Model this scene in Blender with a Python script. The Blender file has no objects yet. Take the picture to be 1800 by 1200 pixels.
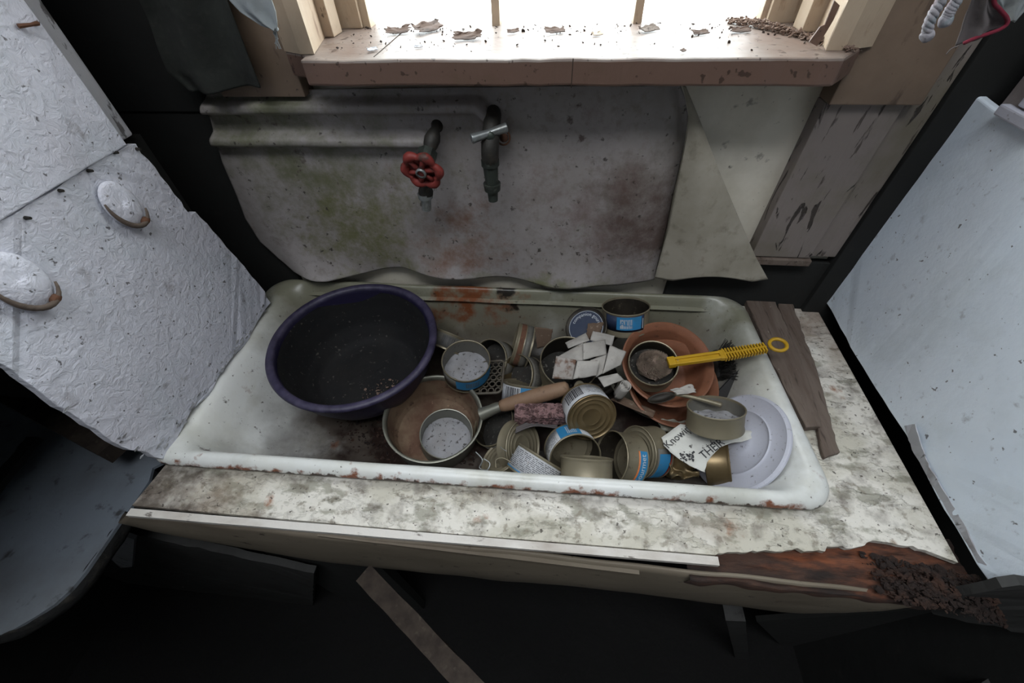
import bpy, bmesh, math, random
from mathutils import Vector, Matrix, noise as mnoise
R_ = random.Random(7)
scn = bpy.context.scene
col = scn.collection

# ------------------------------------------------------------------ camera
F = 724.0
Zc = Vector((-29.5, 650, 724)).normalized()
Yc = Vector((114, 808, -724)); Yc = (Yc - Zc * Yc.dot(Zc)).normalized()
Xc = Yc.cross(Zc)
M3 = Matrix((Xc, Yc, Zc))                 # camera space -> world space
CAM = Vector((0, 0, .55))
cd = bpy.data.cameras.new('camera'); cam = bpy.data.objects.new('camera', cd); col.objects.link(cam)
cam.matrix_world = Matrix.Translation(CAM) @ M3.to_4x4()
cd.sensor_width = 36; cd.lens = 36 * F / 1800; cd.clip_start = .01
scn.camera = cam

# ------------------------------------------------------------------ light
w = bpy.data.worlds.new('overcast_sky'); scn.world = w; w.use_nodes = True
bg = w.node_tree.nodes['Background']; bg.inputs[0].default_value = (.93, .965, 1, 1); bg.inputs[1].default_value = 10
pl = bpy.data.lights.new('window_portal', 'AREA'); pl.shape = 'RECTANGLE'; pl.size = .62; pl.size_y = 1.0
pl.cycles.is_portal = True
po = bpy.data.objects.new('window_portal', pl); col.objects.link(po); po.location = (-.02, .83, .90); po.rotation_euler = (math.radians(-90), 0, 0)
# added unseen ceiling opening above the camera, letting sky in as fill
p2 = bpy.data.lights.new('added_roof_opening_portal', 'AREA'); p2.shape = 'RECTANGLE'; p2.size = 1.7; p2.size_y = .62; p2.cycles.is_portal = True
po2 = bpy.data.objects.new('added_roof_opening_portal', p2); col.objects.link(po2); po2.location = (-.1, -.42, 2.02); po2.rotation_euler = (0, 0, 0)
scn.view_settings.view_transform = 'Standard'; scn.view_settings.look = 'None'
scn.view_settings.gamma = 1; scn.view_settings.use_curve_mapping = False; scn.view_settings.exposure = 0.0
scn.cycles.max_bounces = 8; scn.cycles.diffuse_bounces = 5; scn.cycles.use_denoising = True

# ------------------------------------------------------------------ helpers
def ray(u, v): return M3 @ Vector((u - 900, 600 - v, -F))
def at_z(u, v, z): r = ray(u, v); return CAM + r * ((z - CAM.z) / r.z)
def at_y(u, v, y): r = ray(u, v); return CAM + r * (y / r.y)
def at_x(u, v, x): r = ray(u, v); return CAM + r * (x / r.x)

def srgb(h):
    if isinstance(h, str): c = [int(h[i:i + 2], 16) / 255 for i in (0, 2, 4)]
    else: c = [x / 255 for x in h]
    return tuple(x / 12.92 if x <= .04045 else ((x + .055) / 1.055) ** 2.4 for x in c) + (1,)

def mk(name, base, layers=(), rough=.7, metal=0.0, bumps=(), rlayer=None):
    """procedural material: base colour, noise / speck / streak layers over it, stacked bumps"""
    m = bpy.data.materials.new(name); m.use_nodes = True
    nt = m.node_tree; N = nt.nodes; L = nt.links
    b = N['Principled BSDF']; b.inputs['Roughness'].default_value = rough; b.inputs['Metallic'].default_value = metal
    tc = N.new('ShaderNodeTexCoord')
    cur = None; basec = srgb(base)
    def fac(l):
        mp = N.new('ShaderNodeMapping'); L.new(tc.outputs['Object'], mp.inputs[0])
        mp.inputs['Scale'].default_value = l.get('st', (1, 1, 1))
        mp.inputs['Location'].default_value = l.get('off', (l.get('seed', 0) * 1.7, l.get('seed', 0) * .9, 0))
        k = l.get('k', 'n')
        if k == 'v':
            t = N.new('ShaderNodeTexVoronoi'); t.inputs['Scale'].default_value = l['s']; o = t.outputs['Distance']
        elif k == 'c':
            t = N.new('ShaderNodeTexVoronoi'); t.feature = 'DISTANCE_TO_EDGE'; t.inputs['Scale'].default_value = l['s']; o = t.outputs['Distance']
        else:
            t = N.new('ShaderNodeTexNoise'); t.inputs['Scale'].default_value = l['s']; t.inputs['Detail'].default_value = l.get('d', 6)
            t.inputs['Roughness'].default_value = l.get('r', .6); t.inputs['Distortion'].default_value = l.get('w', 0); o = t.outputs['Fac']
        if k in 'vc':
            nz = N.new('ShaderNodeTexNoise'); nz.inputs['Scale'].default_value = l['s'] * .8; L.new(mp.outputs[0], nz.inputs[0])
            mx = N.new('ShaderNodeMix'); mx.data_type = 'VECTOR'; mx.inputs[0].default_value = l.get('w', .08)
            L.new(mp.outputs[0], mx.inputs[4]); L.new(nz.outputs['Color'], mx.inputs[5]); L.new(mx.outputs[1], t.inputs[0])
        else: L.new(mp.outputs[0], t.inputs[0])
        for q in l.get('masks', [l['mask']] if 'mask' in l else []):
            # shift the value with the place: ('x'|'y'|'z', a, b, amount) or ('p', (x,y,z), r, amount)
            mr = N.new('ShaderNodeMapRange')
            if q[0] == 'p':
                d = N.new('ShaderNodeVectorMath'); d.operation = 'DISTANCE'; L.new(tc.outputs['Object'], d.inputs[0]); d.inputs[1].default_value = q[1]
                L.new(d.outputs['Value'], mr.inputs[0]); mr.inputs[1].default_value = q[2]; mr.inputs[2].default_value = 0
            else:
                sp = N.new('ShaderNodeSeparateXYZ'); L.new(tc.outputs['Object'], sp.inputs[0]); L.new(sp.outputs['XYZ'.index(q[0].upper())], mr.inputs[0])
                mr.inputs[1].default_value = q[1]; mr.inputs[2].default_value = q[2]
            mr.inputs[3].default_value = 0; mr.inputs[4].default_value = q[3]
            ad = N.new('ShaderNodeMath'); ad.operation = 'ADD'; L.new(o, ad.inputs[0]); L.new(mr.outputs[0], ad.inputs[1]); o = ad.outputs[0]
        return o
    for l in layers:
        o = fac(l); mr = N.new('ShaderNodeMapRange'); L.new(o, mr.inputs[0])
        mr.inputs[1].default_value = l['lo']; mr.inputs[2].default_value = l['hi']; mr.inputs[3].default_value = 0; mr.inputs[4].default_value = l.get('a', 1)
        mx = N.new('ShaderNodeMix'); mx.data_type = 'RGBA'; L.new(mr.outputs[0], mx.inputs[0])
        if cur is None: mx.inputs[6].default_value = basec
        else: L.new(cur, mx.inputs[6])
        mx.inputs[7].default_value = srgb(l['c']); cur = mx.outputs[2]
    if cur is None: b.inputs['Base Color'].default_value = basec
    else: L.new(cur, b.inputs['Base Color'])
    prev = None
    for l in bumps:
        o = fac(l)
        if 'lo' in l:
            mr = N.new('ShaderNodeMapRange'); L.new(o, mr.inputs[0]); mr.inputs[1].default_value = l['lo']; mr.inputs[2].default_value = l['hi']; o = mr.outputs[0]
        bp = N.new('ShaderNodeBump'); bp.inputs['Strength'].default_value = l.get('a', 1); bp.inputs['Distance'].default_value = l['dist']
        L.new(o, bp.inputs['Height'])
        if prev: L.new(prev, bp.inputs['Normal'])
        prev = bp.outputs[0]
    if prev: L.new(prev, b.inputs['Normal'])
    return m

def tag(o, label=None, cat=None, group=None, kind=None):
    if label: o['label'] = label
    if cat: o['category'] = cat
    if group: o['group'] = group
    if kind: o['kind'] = kind
    return o
def empty(name, loc=(0, 0, 0), label=None, cat=None, group=None, rot=None):
    o = bpy.data.objects.new(name, None); o.empty_display_size = .02; col.objects.link(o)
    o.location = loc
    if rot is not None: o.rotation_mode = 'QUATERNION'; o.rotation_quaternion = rot
    return tag(o, label, cat, group)
def obj(name, bm, mat, parent=None, smooth=False, auto=None):
    me = bpy.data.meshes.new(name)
    bmesh.ops.recalc_face_normals(bm, faces=bm.faces)
    bm.to_mesh(me); bm.free()
    if mat: me.materials.append(mat)
    if smooth:
        me.polygons.foreach_set('use_smooth', [True] * len(me.polygons))
        if auto: me.set_sharp_from_angle(angle=math.radians(auto))
    o = bpy.data.objects.new(name, me); col.objects.link(o)
    if parent: o.parent = parent
    return o
def struct(name, bm, mat, **k): return tag(obj(name, bm, mat, **k), kind='structure')

def box(bm, a, b, bev=0, mat4=None):
    a = Vector(a); b = Vector(b)
    g = bmesh.ops.create_cube(bm, size=1)['verts']
    for v in g:
        v.co = Vector(((v.co.x + .5) * (b.x - a.x) + a.x, (v.co.y + .5) * (b.y - a.y) + a.y, (v.co.z + .5) * (b.z - a.z) + a.z))
        if mat4: v.co = mat4 @ v.co
    if bev:
        es = {e for v in g for e in v.link_edges}
        bmesh.ops.bevel(bm, geom=list(es), offset=bev, segments=2, affect='EDGES', profile=.6)
    return bm
def lathe(bm, prof, seg=48, wob=0, a0=0):
    rings = []
    for r, z in prof:
        if r < 1e-6: rings.append([bm.verts.new((0, 0, z))])
        else: rings.append([bm.verts.new(((r + wob * math.sin(3 * a + z * 60)) * math.cos(a), (r + wob * math.cos(2 * a + .7)) * math.sin(a), z)) for a in [a0 + 2 * math.pi * i / seg for i in range(seg)]])
    for A, B in zip(rings, rings[1:]):
        for i in range(seg):
            j = (i + 1) % seg
            if len(A) == 1 and len(B) == 1: continue
            if len(A) == 1: bm.faces.new((A[0], B[i], B[j]))
            elif len(B) == 1: bm.faces.new((A[i], A[j], B[0]))
            else: bm.faces.new((A[i], A[j], B[j], B[i]))
    return bm
def tube(bm, pts, r, seg=8, closed=False, cap=True):
    pts = [Vector(p) for p in pts]; n = len(pts); rings = []
    rr = r if isinstance(r, (list, tuple)) else [r] * n
    up = Vector((0, 0, 1)); last = None
    for i, p in enumerate(pts):
        if closed: t = (pts[(i + 1) % n] - pts[i - 1])
        else: t = pts[min(i + 1, n - 1)] - pts[max(i - 1, 0)]
        t.normalize()
        if last is None:
            s = t.cross(up)
            if s.length < .1: s = t.cross(Vector((1, 0, 0)))
        else: s = last - t * last.dot(t)
        s.normalize(); last = s; q = t.cross(s)
        rings.append([bm.verts.new(p + (s * math.cos(a) + q * math.sin(a)) * rr[i]) for a in [2 * math.pi * k / seg for k in range(seg)]])
    for i in range(n if closed else n - 1):
        A = rings[i]; B = rings[(i + 1) % n]
        for k in range(seg): bm.faces.new((A[k], A[(k + 1) % seg], B[(k + 1) % seg], B[k]))
    if cap and not closed:
        bm.faces.new(rings[0]); bm.faces.new(rings[-1][::-1])
    return bm
def smooth_line(pts, n=6):
    pts = [Vector(p) for p in pts]; out = []
    for i in range(len(pts) - 1):
        p0 = pts[max(i - 1, 0)]; p1 = pts[i]; p2 = pts[i + 1]; p3 = pts[min(i + 2, len(pts) - 1)]
        for k in range(n):
            t = k / n
            out.append(.5 * ((2 * p1) + (p2 - p0) * t + (2 * p0 - 5 * p1 + 4 * p2 - p3) * t * t + (3 * p1 - p0 - 3 * p2 + p3) * t ** 3))
    out.append(pts[-1]); return out
def ragged(pts, step=.01, amp=.002, seed=0, freq=60, closed=True, axes=(1, 1, 1)):
    """subdivide an outline and jitter it with noise"""
    out = []; n = len(pts); pts = [Vector(p) for p in pts]
    for i in range(n if closed else n - 1):
        a = pts[i]; b = pts[(i + 1) % n]; k = max(1, int((b - a).length / step))
        for j in range(k):
            p = a.lerp(b, j / k)
            d = Vector([mnoise.noise(p * freq + Vector((seed * 3.1 + c * 17, c * 5, seed))) * amp * axes[c] * 2 for c in range(3)])
            d2 = Vector([mnoise.noise(p * freq * 3.3 + Vector((seed * 3.1 + c * 17, c * 5, seed))) * amp * axes[c] for c in range(3)])
            out.append(p + d + d2)
    if not closed: out.append(pts[-1])
    return out
def slab(bm, outline, th, bev=0):
    """flat polygon given a thickness vector"""
    vs = [bm.verts.new(p) for p in outline]
    f = bm.faces.new(vs)
    r = bmesh.ops.extrude_face_region(bm, geom=[f])
    nv = [e for e in r['geom'] if isinstance(e, bmesh.types.BMVert)]
    for v in nv: v.co += Vector(th)
    bmesh.ops.triangulate(bm, faces=[x for x in bm.faces if len(x.verts) > 4])
    return bm
def grid(bm, fn, nu, nv, closed_u=False):
    V = [[bm.verts.new(fn(i / (nu - (0 if closed_u else 1)), j / (nv - 1))) for i in range(nu)] for j in range(nv)]
    for j in range(nv - 1):
        for i in range(nu if closed_u else nu - 1):
            i2 = (i + 1) % nu
            bm.faces.new((V[j][i], V[j][i2], V[j + 1][i2], V[j + 1][i]))
    return V
def solid(o, t, off=-1):
    m = o.modifiers.new('thickness', 'SOLIDIFY'); m.thickness = t; m.offset = off; return o
def quat(N, spin=0.0):
    q = Vector(N).normalized().to_track_quat('Z', 'Y')
    from mathutils import Quaternion
    return q @ Quaternion((0, 0, 1), spin)
def frame(loc, N, spin=0.0): return Matrix.Translation(loc) @ quat(N, spin).to_matrix().to_4x4()
_tc = {}
def text_geo(s, size=1.0, res=2):
    """vertices and faces of flat lettering, centred"""
    k = (s, size)
    if k in _tc: return _tc[k]
    cu = bpy.data.curves.new('txt', 'FONT'); cu.body = s; cu.size = size; cu.align_x = 'CENTER'; cu.align_y = 'CENTER'; cu.resolution_u = res
    o = bpy.data.objects.new('txt', cu); col.objects.link(o)
    bpy.context.view_layer.update()
    me = bpy.data.meshes.new_from_object(o.evaluated_get(bpy.context.evaluated_depsgraph_get()))
    r = ([v.co.copy() for v in me.vertices], [tuple(p.vertices) for p in me.polygons])
    bpy.data.objects.remove(o); bpy.data.curves.remove(cu); bpy.data.meshes.remove(me)
    _tc[k] = r; return r
def add_text(bm, s, size, fn):
    vs, fs = text_geo(s, size); V = [bm.verts.new(fn(p.x, p.y)) for p in vs]
    for f in fs:
        try: bm.faces.new([V[i] for i in f])
        except ValueError: pass

# ------------------------------------------------------------------ materials
PL = 'b7b6bd'
M = {}
M['panel'] = mk('chalky_white_paint', (226, 228, 240), [
    dict(s=3.5, lo=.42, hi=.72, c=(178, 176, 186), a=.6), dict(s=9, lo=.5, hi=.75, c=(184, 196, 204), a=.5, seed=3),
    dict(s=26, lo=.62, hi=.72, c=(120, 112, 112), a=.5, seed=5), dict(s=140, lo=.66, hi=.72, c=(60, 55, 52), a=.8, seed=2, d=2),
    dict(s=7, lo=.69, hi=.78, c=(112, 84, 60), a=.75, seed=9)], rough=.75,
    bumps=[dict(s=85, dist=.0030, a=.9, d=4, w=.8), dict(s=220, dist=.001, a=.6), dict(s=14, dist=.003, a=.3)])
M['panel_r'] = mk('pale_blue_white_paint', (232, 242, 252), [
    dict(s=3, lo=.42, hi=.7, c=(205, 220, 236), a=.6), dict(s=10, lo=.5, hi=.75, c=(206, 216, 222), a=.6, seed=3),
    dict(s=60, lo=.62, hi=.72, c=(150, 152, 158), a=.5, seed=5), dict(s=110, lo=.7, hi=.74, c=(70, 64, 62), a=.8, seed=2, d=2),
    dict(s=6, lo=.7, hi=.8, c=(150, 128, 112), a=.5, seed=12)], rough=.5,
    bumps=[dict(s=110, dist=.0009, a=.6, d=4), dict(s=16, dist=.002, a=.4)])
M['weather'] = mk('weathered_flaking_white_paint', (180, 182, 188), [
    dict(s=5, lo=.4, hi=.7, c=(140, 138, 142), a=.6), dict(s=8, lo=.53, hi=.62, c=(96, 80, 70), a=.75, seed=4, st=(1, 1, .5)),
    dict(s=60, lo=.6, hi=.64, c=(50, 45, 42), a=.8, seed=6, st=(1, 1, .4))], rough=.65,
    bumps=[dict(s=60, dist=.002, a=.7, st=(1, 1, .3))])
M['rawwood'] = mk('rotten_orange_wood', (70, 47, 36), [
    dict(s=7, lo=.5, hi=.66, c=(138, 76, 44), a=.85, st=(.5, 2.5, 1), seed=3), dict(s=13, lo=.47, hi=.58, c=(30, 21, 18), a=.95, seed=4, st=(.6, 1.6, 1)),
    dict(s=30, lo=.5, hi=.62, c=(46, 31, 25), a=.8, seed=6, st=(.5, 2, 1)),
    dict(s=90, lo=.6, hi=.7, c=(22, 16, 14), a=.8, st=(.3, 2, 2))], rough=.85,
    bumps=[dict(s=40, dist=.005, a=1, st=(.4, 2, 2)), dict(s=150, dist=.001, a=.6, st=(.3, 2, 2))])
M['mulch'] = mk('dark_rotten_wood_crumbs', (34, 23, 19), [dict(s=40, lo=.45, hi=.7, c=(66, 42, 30), a=.9), dict(s=90, lo=.6, hi=.7, c=(14, 10, 9))], rough=.95, bumps=[dict(s=120, dist=.004, a=1)])
M['counter'] = mk('flaking_counter_paint', (216, 212, 203), [
    dict(s=9, lo=.46, hi=.56, c=(168, 163, 144), a=.55, st=(.6, 1, 1)), dict(s=34, lo=.52, hi=.60, c=(128, 126, 110), a=.7, seed=2, st=(.6, 1, 1)),
    dict(s=4.5, lo=.52, hi=.66, c=(132, 112, 96), a=.75, seed=8), dict(s=13, lo=.66, hi=.73, c=(140, 84, 44), a=.8, seed=5), dict(s=70, lo=.55, hi=.64, c=(116, 106, 90), a=.6, seed=17),
    dict(s=30, lo=.5, hi=.75, c=(74, 62, 54), a=.8, seed=15, mask=('x', -.44, -.56, .25)),
    dict(s=120, lo=.66, hi=.7, c=(60, 52, 46), a=.8, seed=1, d=2)], rough=.7,
    bumps=[dict(s=40, lo=.54, hi=.6, dist=.0016, a=.9, seed=2, st=(.5, 1, 1)), dict(s=9, lo=.46, hi=.56, dist=.0012, st=(.6, 1, 1)), dict(s=160, dist=.0008, a=.6)])
M['sink'] = mk('stained_shaded_sink_enamel', (218, 220, 218), [
    dict(s=4, lo=.45, hi=.75, c=(190, 188, 170), a=.7), dict(s=14, lo=.55, hi=.75, c=(160, 156, 134), a=.4, seed=4),
    dict(s=6, lo=.50, hi=.95, c=(104, 102, 80), a=.9, seed=21, mask=('y', -.02, .17, .5)),  # greenish grime towards the back, with contact shade put into its colour
    dict(s=5, lo=.60, hi=1.0, c=(112, 104, 92), a=.75, seed=27, mask=('z', -.01, -.06, .30)),  # depth-graded grime layers from here also carry the basin's contact shade
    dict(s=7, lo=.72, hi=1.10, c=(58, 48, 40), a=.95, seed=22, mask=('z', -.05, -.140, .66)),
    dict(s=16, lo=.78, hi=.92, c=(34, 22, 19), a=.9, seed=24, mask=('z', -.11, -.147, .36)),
    dict(s=22, lo=.66, hi=.82, c=(112, 62, 34), a=.95, seed=25, mask=('p', (-.07, .19, -.02), .15, .38)),
    dict(s=30, lo=.76, hi=.86, c=(24, 20, 18), a=.95, seed=26, mask=('p', (.015, .185, -.01), .07, .44)),
    dict(s=46, lo=.98, hi=1.10, c=(120, 66, 38), a=.95, seed=31, masks=[('y', -.192, -.212, .3), ('z', .002, -.010, .24)]),
    dict(s=60, lo=1.02, hi=1.10, c=(52, 34, 26), a=.95, seed=33, masks=[('y', -.19, -.216, .3), ('z', -.004, -.0135, .38)]),
    dict(s=130, lo=.68, hi=.72, c=(70, 58, 48), a=.85, seed=2, d=3)], rough=.33,
    bumps=[dict(s=10, dist=.003, a=.35), dict(s=90, dist=.0006, a=.5)])
M['board'] = mk('mildewed_wall_sheet', (152, 146, 145), [
    dict(s=5, lo=.42, hi=.7, c=(122, 116, 110), a=.8), dict(s=70, lo=.5, hi=.7, c=(112, 106, 98), a=.5, seed=3),
    dict(s=13, lo=.62, hi=.82, c=(96, 96, 52), a=.85, seed=5, d=9, r=.75, mask=('p', (-.18, 0, -.02), .20, .30)),
    dict(s=14, lo=.64, hi=.86, c=(104, 106, 66), a=.8, seed=6, d=9, r=.75, mask=('z', -.10, -.17, .30)),
    dict(s=12, lo=.60, hi=.84, c=(92, 94, 66), a=.85, seed=7, d=9, r=.7, mask=('p', (-.24, 0, .14), .28, .32)),
    dict(s=13, lo=.60, hi=.86, c=(72, 50, 42), a=.8, seed=8, d=9, r=.75, mask=('p', (.36, 0, -.02), .17, .38)),
    dict(s=16, lo=.62, hi=.84, c=(112, 78, 60), a=.8, seed=9, d=9, r=.75, mask=('p', (.03, 0, -.08), .14, .30)),
    dict(s=13, lo=.60, hi=.84, c=(104, 82, 78), a=.8, seed=12, d=9, r=.75, mask=('p', (.23, 0, .0), .14, .24)),
    dict(s=70, lo=.64, hi=.70, c=(50, 44, 38), a=.85, seed=11, d=3), dict(s=24, lo=.66, hi=.72, c=(64, 46, 38), a=.8, seed=14)], rough=.6,
    bumps=[dict(s=130, dist=.0010, a=.7), dict(s=12, dist=.002, a=.4)])
M['boardback'] = mk('sheet_reverse_side', (156, 150, 137), [
    dict(s=9, lo=.42, hi=.7, c=(122, 116, 100), a=.8), dict(s=50, lo=.55, hi=.75, c=(96, 90, 76), a=.6, seed=3),
    dict(s=14, lo=.66, hi=.75, c=(100, 70, 56), a=.7, seed=9)], rough=.75, bumps=[dict(s=120, dist=.0006, a=.5)])
M['cream'] = mk('peeling_cream_paint', (176, 158, 136), [
    dict(s=6, lo=.45, hi=.7, c=(140, 116, 96), a=.6), dict(s=30, lo=.6, hi=.68, c=(104, 74, 54), a=.7, seed=2, st=(1, 1, .35)),
    dict(s=90, lo=.66, hi=.7, c=(44, 32, 26), a=.85, seed=4, st=(1, 1, .3))], rough=.6,
    bumps=[dict(s=50, dist=.0016, a=.7, st=(1, 1, .3), w=.5), dict(s=160, dist=.0006, a=.5)])
M['sill'] = mk('dirty_front_shaded_sill', (138, 129, 122), [
    dict(s=5, lo=.45, hi=.72, c=(106, 90, 80), a=.7), dict(s=10, lo=.35, hi=.75, c=(104, 80, 68), a=.95, seed=5, mask=('z', .4065, .4045, .5)),  # second layer darkens the front face in colour, in place of weaker light
    dict(s=40, lo=.58, hi=.68, c=(100, 80, 66), a=.7, seed=7, st=(.4, 1, 1)), dict(s=90, lo=.64, hi=.68, c=(60, 44, 36), a=.85, seed=2, d=2)], rough=.5,
    bumps=[dict(s=40, dist=.0012, a=.6), dict(s=140, dist=.0005, a=.5)])
M['strip_w'] = mk('worn_white_moulding', (206, 202, 196), [dict(s=12, lo=.5, hi=.7, c=(150, 138, 126), a=.8, st=(.4, 1, 1)), dict(s=80, lo=.62, hi=.68, c=(70, 58, 50), a=.8, st=(.4, 1, 1))], rough=.6, bumps=[dict(s=90, dist=.0006)])
M['casing'] = mk('shaded_cream_casing_paint', (116, 98, 82), [dict(s=7, lo=.4, hi=.7, c=(88, 72, 58), a=.8), dict(s=40, lo=.6, hi=.68, c=(58, 44, 34), a=.7, seed=2, st=(1, 1, .35)), dict(s=90, lo=.66, hi=.7, c=(28, 22, 18), a=.85, seed=4)], rough=.6, bumps=[dict(s=70, dist=.0008, a=.6)])  # darker copy of the cream paint, shadow on the casing fronts put into colour
M['dimwood'] = mk('dim_brown_batten_wood', (66, 57, 49), [dict(s=14, lo=.4, hi=.65, c=(44, 36, 31), a=.9, st=(3, 3, .6)), dict(s=60, lo=.6, hi=.7, c=(90, 82, 72), a=.6, seed=3)], rough=.9, bumps=[dict(s=50, dist=.0012)])
M['wall'] = mk('grimy_pale_wall', (216, 210, 196), [
    dict(s=6, lo=.42, hi=.7, c=(160, 152, 130), a=.7), dict(s=40, lo=.62, hi=.7, c=(90, 82, 74), a=.6, seed=2), dict(s=90, lo=.67, hi=.71, c=(44, 38, 34), a=.8, seed=4)],
    rough=.75, bumps=[dict(s=60, dist=.001, a=.5)])
M['peel'] = mk('cracked_peeling_post_paint', (124, 115, 110), [
    dict(s=7, lo=.45, hi=.65, c=(100, 94, 76), a=.8), dict(s=46, lo=.61, hi=.635, c=(40, 33, 28), a=.9, seed=5, st=(1.3, 1, .32), w=.8),
    dict(s=60, lo=.62, hi=.66, c=(52, 44, 38), a=.8, seed=8, st=(1.5, 1, .25))], rough=.75,
    bumps=[dict(s=46, lo=.64, hi=.60, dist=.003, seed=5, st=(1.3, 1, .32), w=.8), dict(s=60, dist=.001, st=(1.5, 1, .25))])
M['dark'] = mk('shade_dark_wall', (22, 23, 21), [dict(s=6, lo=.45, hi=.7, c=(12, 12, 12), a=.8), dict(s=30, lo=.6, hi=.7, c=(40, 38, 34), a=.4, seed=3)], rough=.9, bumps=[dict(s=30, dist=.003, a=.5)])  # near-black colour carries the shade of unlit walls and gaps
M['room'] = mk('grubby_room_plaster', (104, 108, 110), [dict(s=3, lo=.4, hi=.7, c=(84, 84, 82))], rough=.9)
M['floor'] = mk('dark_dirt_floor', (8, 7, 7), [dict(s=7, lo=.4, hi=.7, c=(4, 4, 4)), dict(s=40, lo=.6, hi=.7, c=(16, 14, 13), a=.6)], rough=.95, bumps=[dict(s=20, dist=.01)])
M['apron'] = mk('grimy_apron_board', (126, 116, 102), [
    dict(s=4, lo=.42, hi=.7, c=(96, 88, 72), a=.8, st=(.5, 1, 1)), dict(s=10, lo=.5, hi=.75, c=(80, 66, 54), a=.7, seed=4, st=(.4, 1, 1)), dict(s=60, lo=.64, hi=.7, c=(52, 42, 36), a=.8, seed=6)],
    rough=.65, bumps=[dict(s=30, dist=.0015, a=.5, st=(.3, 1, 1))])
M['under'] = mk('dull_grey_painted_wood', (52, 52, 51), [dict(s=8, lo=.45, hi=.7, c=(32, 30, 28), a=.8), dict(s=50, lo=.62, hi=.7, c=(20, 18, 17), a=.8)], rough=.75, bumps=[dict(s=50, dist=.001)])
M['oldwood'] = mk('grey_brown_old_wood', (104, 92, 83), [
    dict(s=14, lo=.4, hi=.65, c=(80, 66, 57), a=.9, st=(3, .4, 3)), dict(s=60, lo=.58, hi=.68, c=(46, 36, 30), a=.8, seed=3, st=(3, .3, 3)), dict(s=90, lo=.68, hi=.72, c=(170, 164, 152), a=.7, seed=5)],
    rough=.85, bumps=[dict(s=50, dist=.0012, a=.8, st=(3, .3, 3))])
M['enamel_top'] = mk('grey_blue_enamel', (150, 160, 172), [dict(s=5, lo=.45, hi=.7, c=(118, 120, 122), a=.8), dict(s=30, lo=.6, hi=.7, c=(64, 60, 56), a=.8, seed=4), dict(s=12, lo=.62, hi=.72, c=(80, 74, 66), a=.7, seed=6)], rough=.4, bumps=[dict(s=50, dist=.0008)])
M['blackedge'] = mk('crusty_black_edge', (38, 38, 38), [dict(s=60, lo=.5, hi=.7, c=(70, 66, 60), a=.8)], rough=.9, bumps=[dict(s=90, dist=.002)])
M['bowl'] = mk('dark_purple_plastic', (26, 21, 52), [dict(s=8, lo=.4, hi=.7, c=(20, 17, 34), a=.8), dict(s=110, lo=.62, hi=.7, c=(84, 80, 96), a=.5, seed=4),
    dict(s=40, lo=.6, hi=1.0, c=(90, 84, 108), a=.55, seed=6, mask=('z', -.006, .0, .30))], rough=.5, bumps=[dict(s=120, dist=.0004)])
M['bowl_in'] = mk('dark_bowl_lining', (9, 9, 12), [dict(s=14, lo=.45, hi=.7, c=(22, 20, 19), a=.8), dict(s=130, lo=.63, hi=.7, c=(92, 88, 82), a=.7, seed=4)], rough=.8, bumps=[dict(s=90, dist=.0008)])  # near-black lining with pale specks over the bowl's inside
M['alu'] = mk('dull_aluminium', (138, 138, 128), [dict(s=14, lo=.45, hi=.7, c=(120, 118, 106), a=.7), dict(s=80, lo=.64, hi=.7, c=(80, 72, 60), a=.6, seed=3)], rough=.42, metal=.65, bumps=[dict(s=80, dist=.0004, a=.5)])
M['panin'] = mk('rusty_crust_in_pan', (126, 106, 86), [dict(s=16, lo=.4, hi=.62, c=(92, 64, 50), a=.9), dict(s=60, lo=.6, hi=.7, c=(60, 40, 32), a=.8, seed=3), dict(s=110, lo=.66, hi=.7, c=(170, 140, 116), a=.6, seed=5)], rough=.85, bumps=[dict(s=120, dist=.0012)])
M['tin'] = mk('tarnished_tin', (140, 132, 112), [dict(s=16, lo=.42, hi=.68, c=(126, 116, 94), a=.8), dict(s=90, lo=.6, hi=.7, c=(92, 80, 62), a=.7, seed=3), dict(s=30, lo=.68, hi=.75, c=(92, 60, 40), a=.7, seed=6)], rough=.42, metal=.55, bumps=[dict(s=120, dist=.0004, a=.5)])
M['tin_dark'] = mk('dark_corroded_tin', (52, 47, 39), [dict(s=20, lo=.42, hi=.65, c=(32, 27, 23), a=.9), dict(s=90, lo=.62, hi=.7, c=(118, 108, 90), a=.5, seed=4)], rough=.55, metal=.4, bumps=[dict(s=120, dist=.0005)])
M['tin_gold'] = mk('gold_lacquered_tin', (126, 108, 78), [dict(s=12, lo=.45, hi=.7, c=(84, 74, 52), a=.7), dict(s=90, lo=.66, hi=.72, c=(70, 58, 40), a=.7)], rough=.35, metal=.6)
M['tin_olive'] = mk('olive_grey_tin', (132, 124, 104), [dict(s=12, lo=.45, hi=.7, c=(104, 96, 80), a=.7), dict(s=120, lo=.68, hi=.74, c=(84, 74, 54), a=.7)], rough=.45, metal=.35)
M['tin_in'] = mk('can_lining', (118, 116, 108), [dict(s=20, lo=.45, hi=.7, c=(112, 106, 98), a=.8), dict(s=120, lo=.64, hi=.7, c=(50, 44, 38), a=.8, seed=2)], rough=.5, metal=.35)
M['dust'] = mk('pale_speckled_dust', (150, 150, 154), [dict(s=30, lo=.45, hi=.7, c=(136, 134, 134), a=.8), dict(s=150, lo=.58, hi=.66, c=(60, 56, 54), a=.85, seed=2, d=3), dict(s=45, lo=.68, hi=.72, c=(40, 36, 34), a=.9, seed=5)], rough=.95, bumps=[dict(s=150, dist=.001)])
M['dust_dark'] = mk('dark_speckled_residue', (46, 45, 42), [dict(s=50, lo=.45, hi=.65, c=(48, 44, 40), a=.9), dict(s=160, lo=.6, hi=.68, c=(126, 122, 116), a=.7, seed=2)], rough=.95, bumps=[dict(s=150, dist=.001)])
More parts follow.
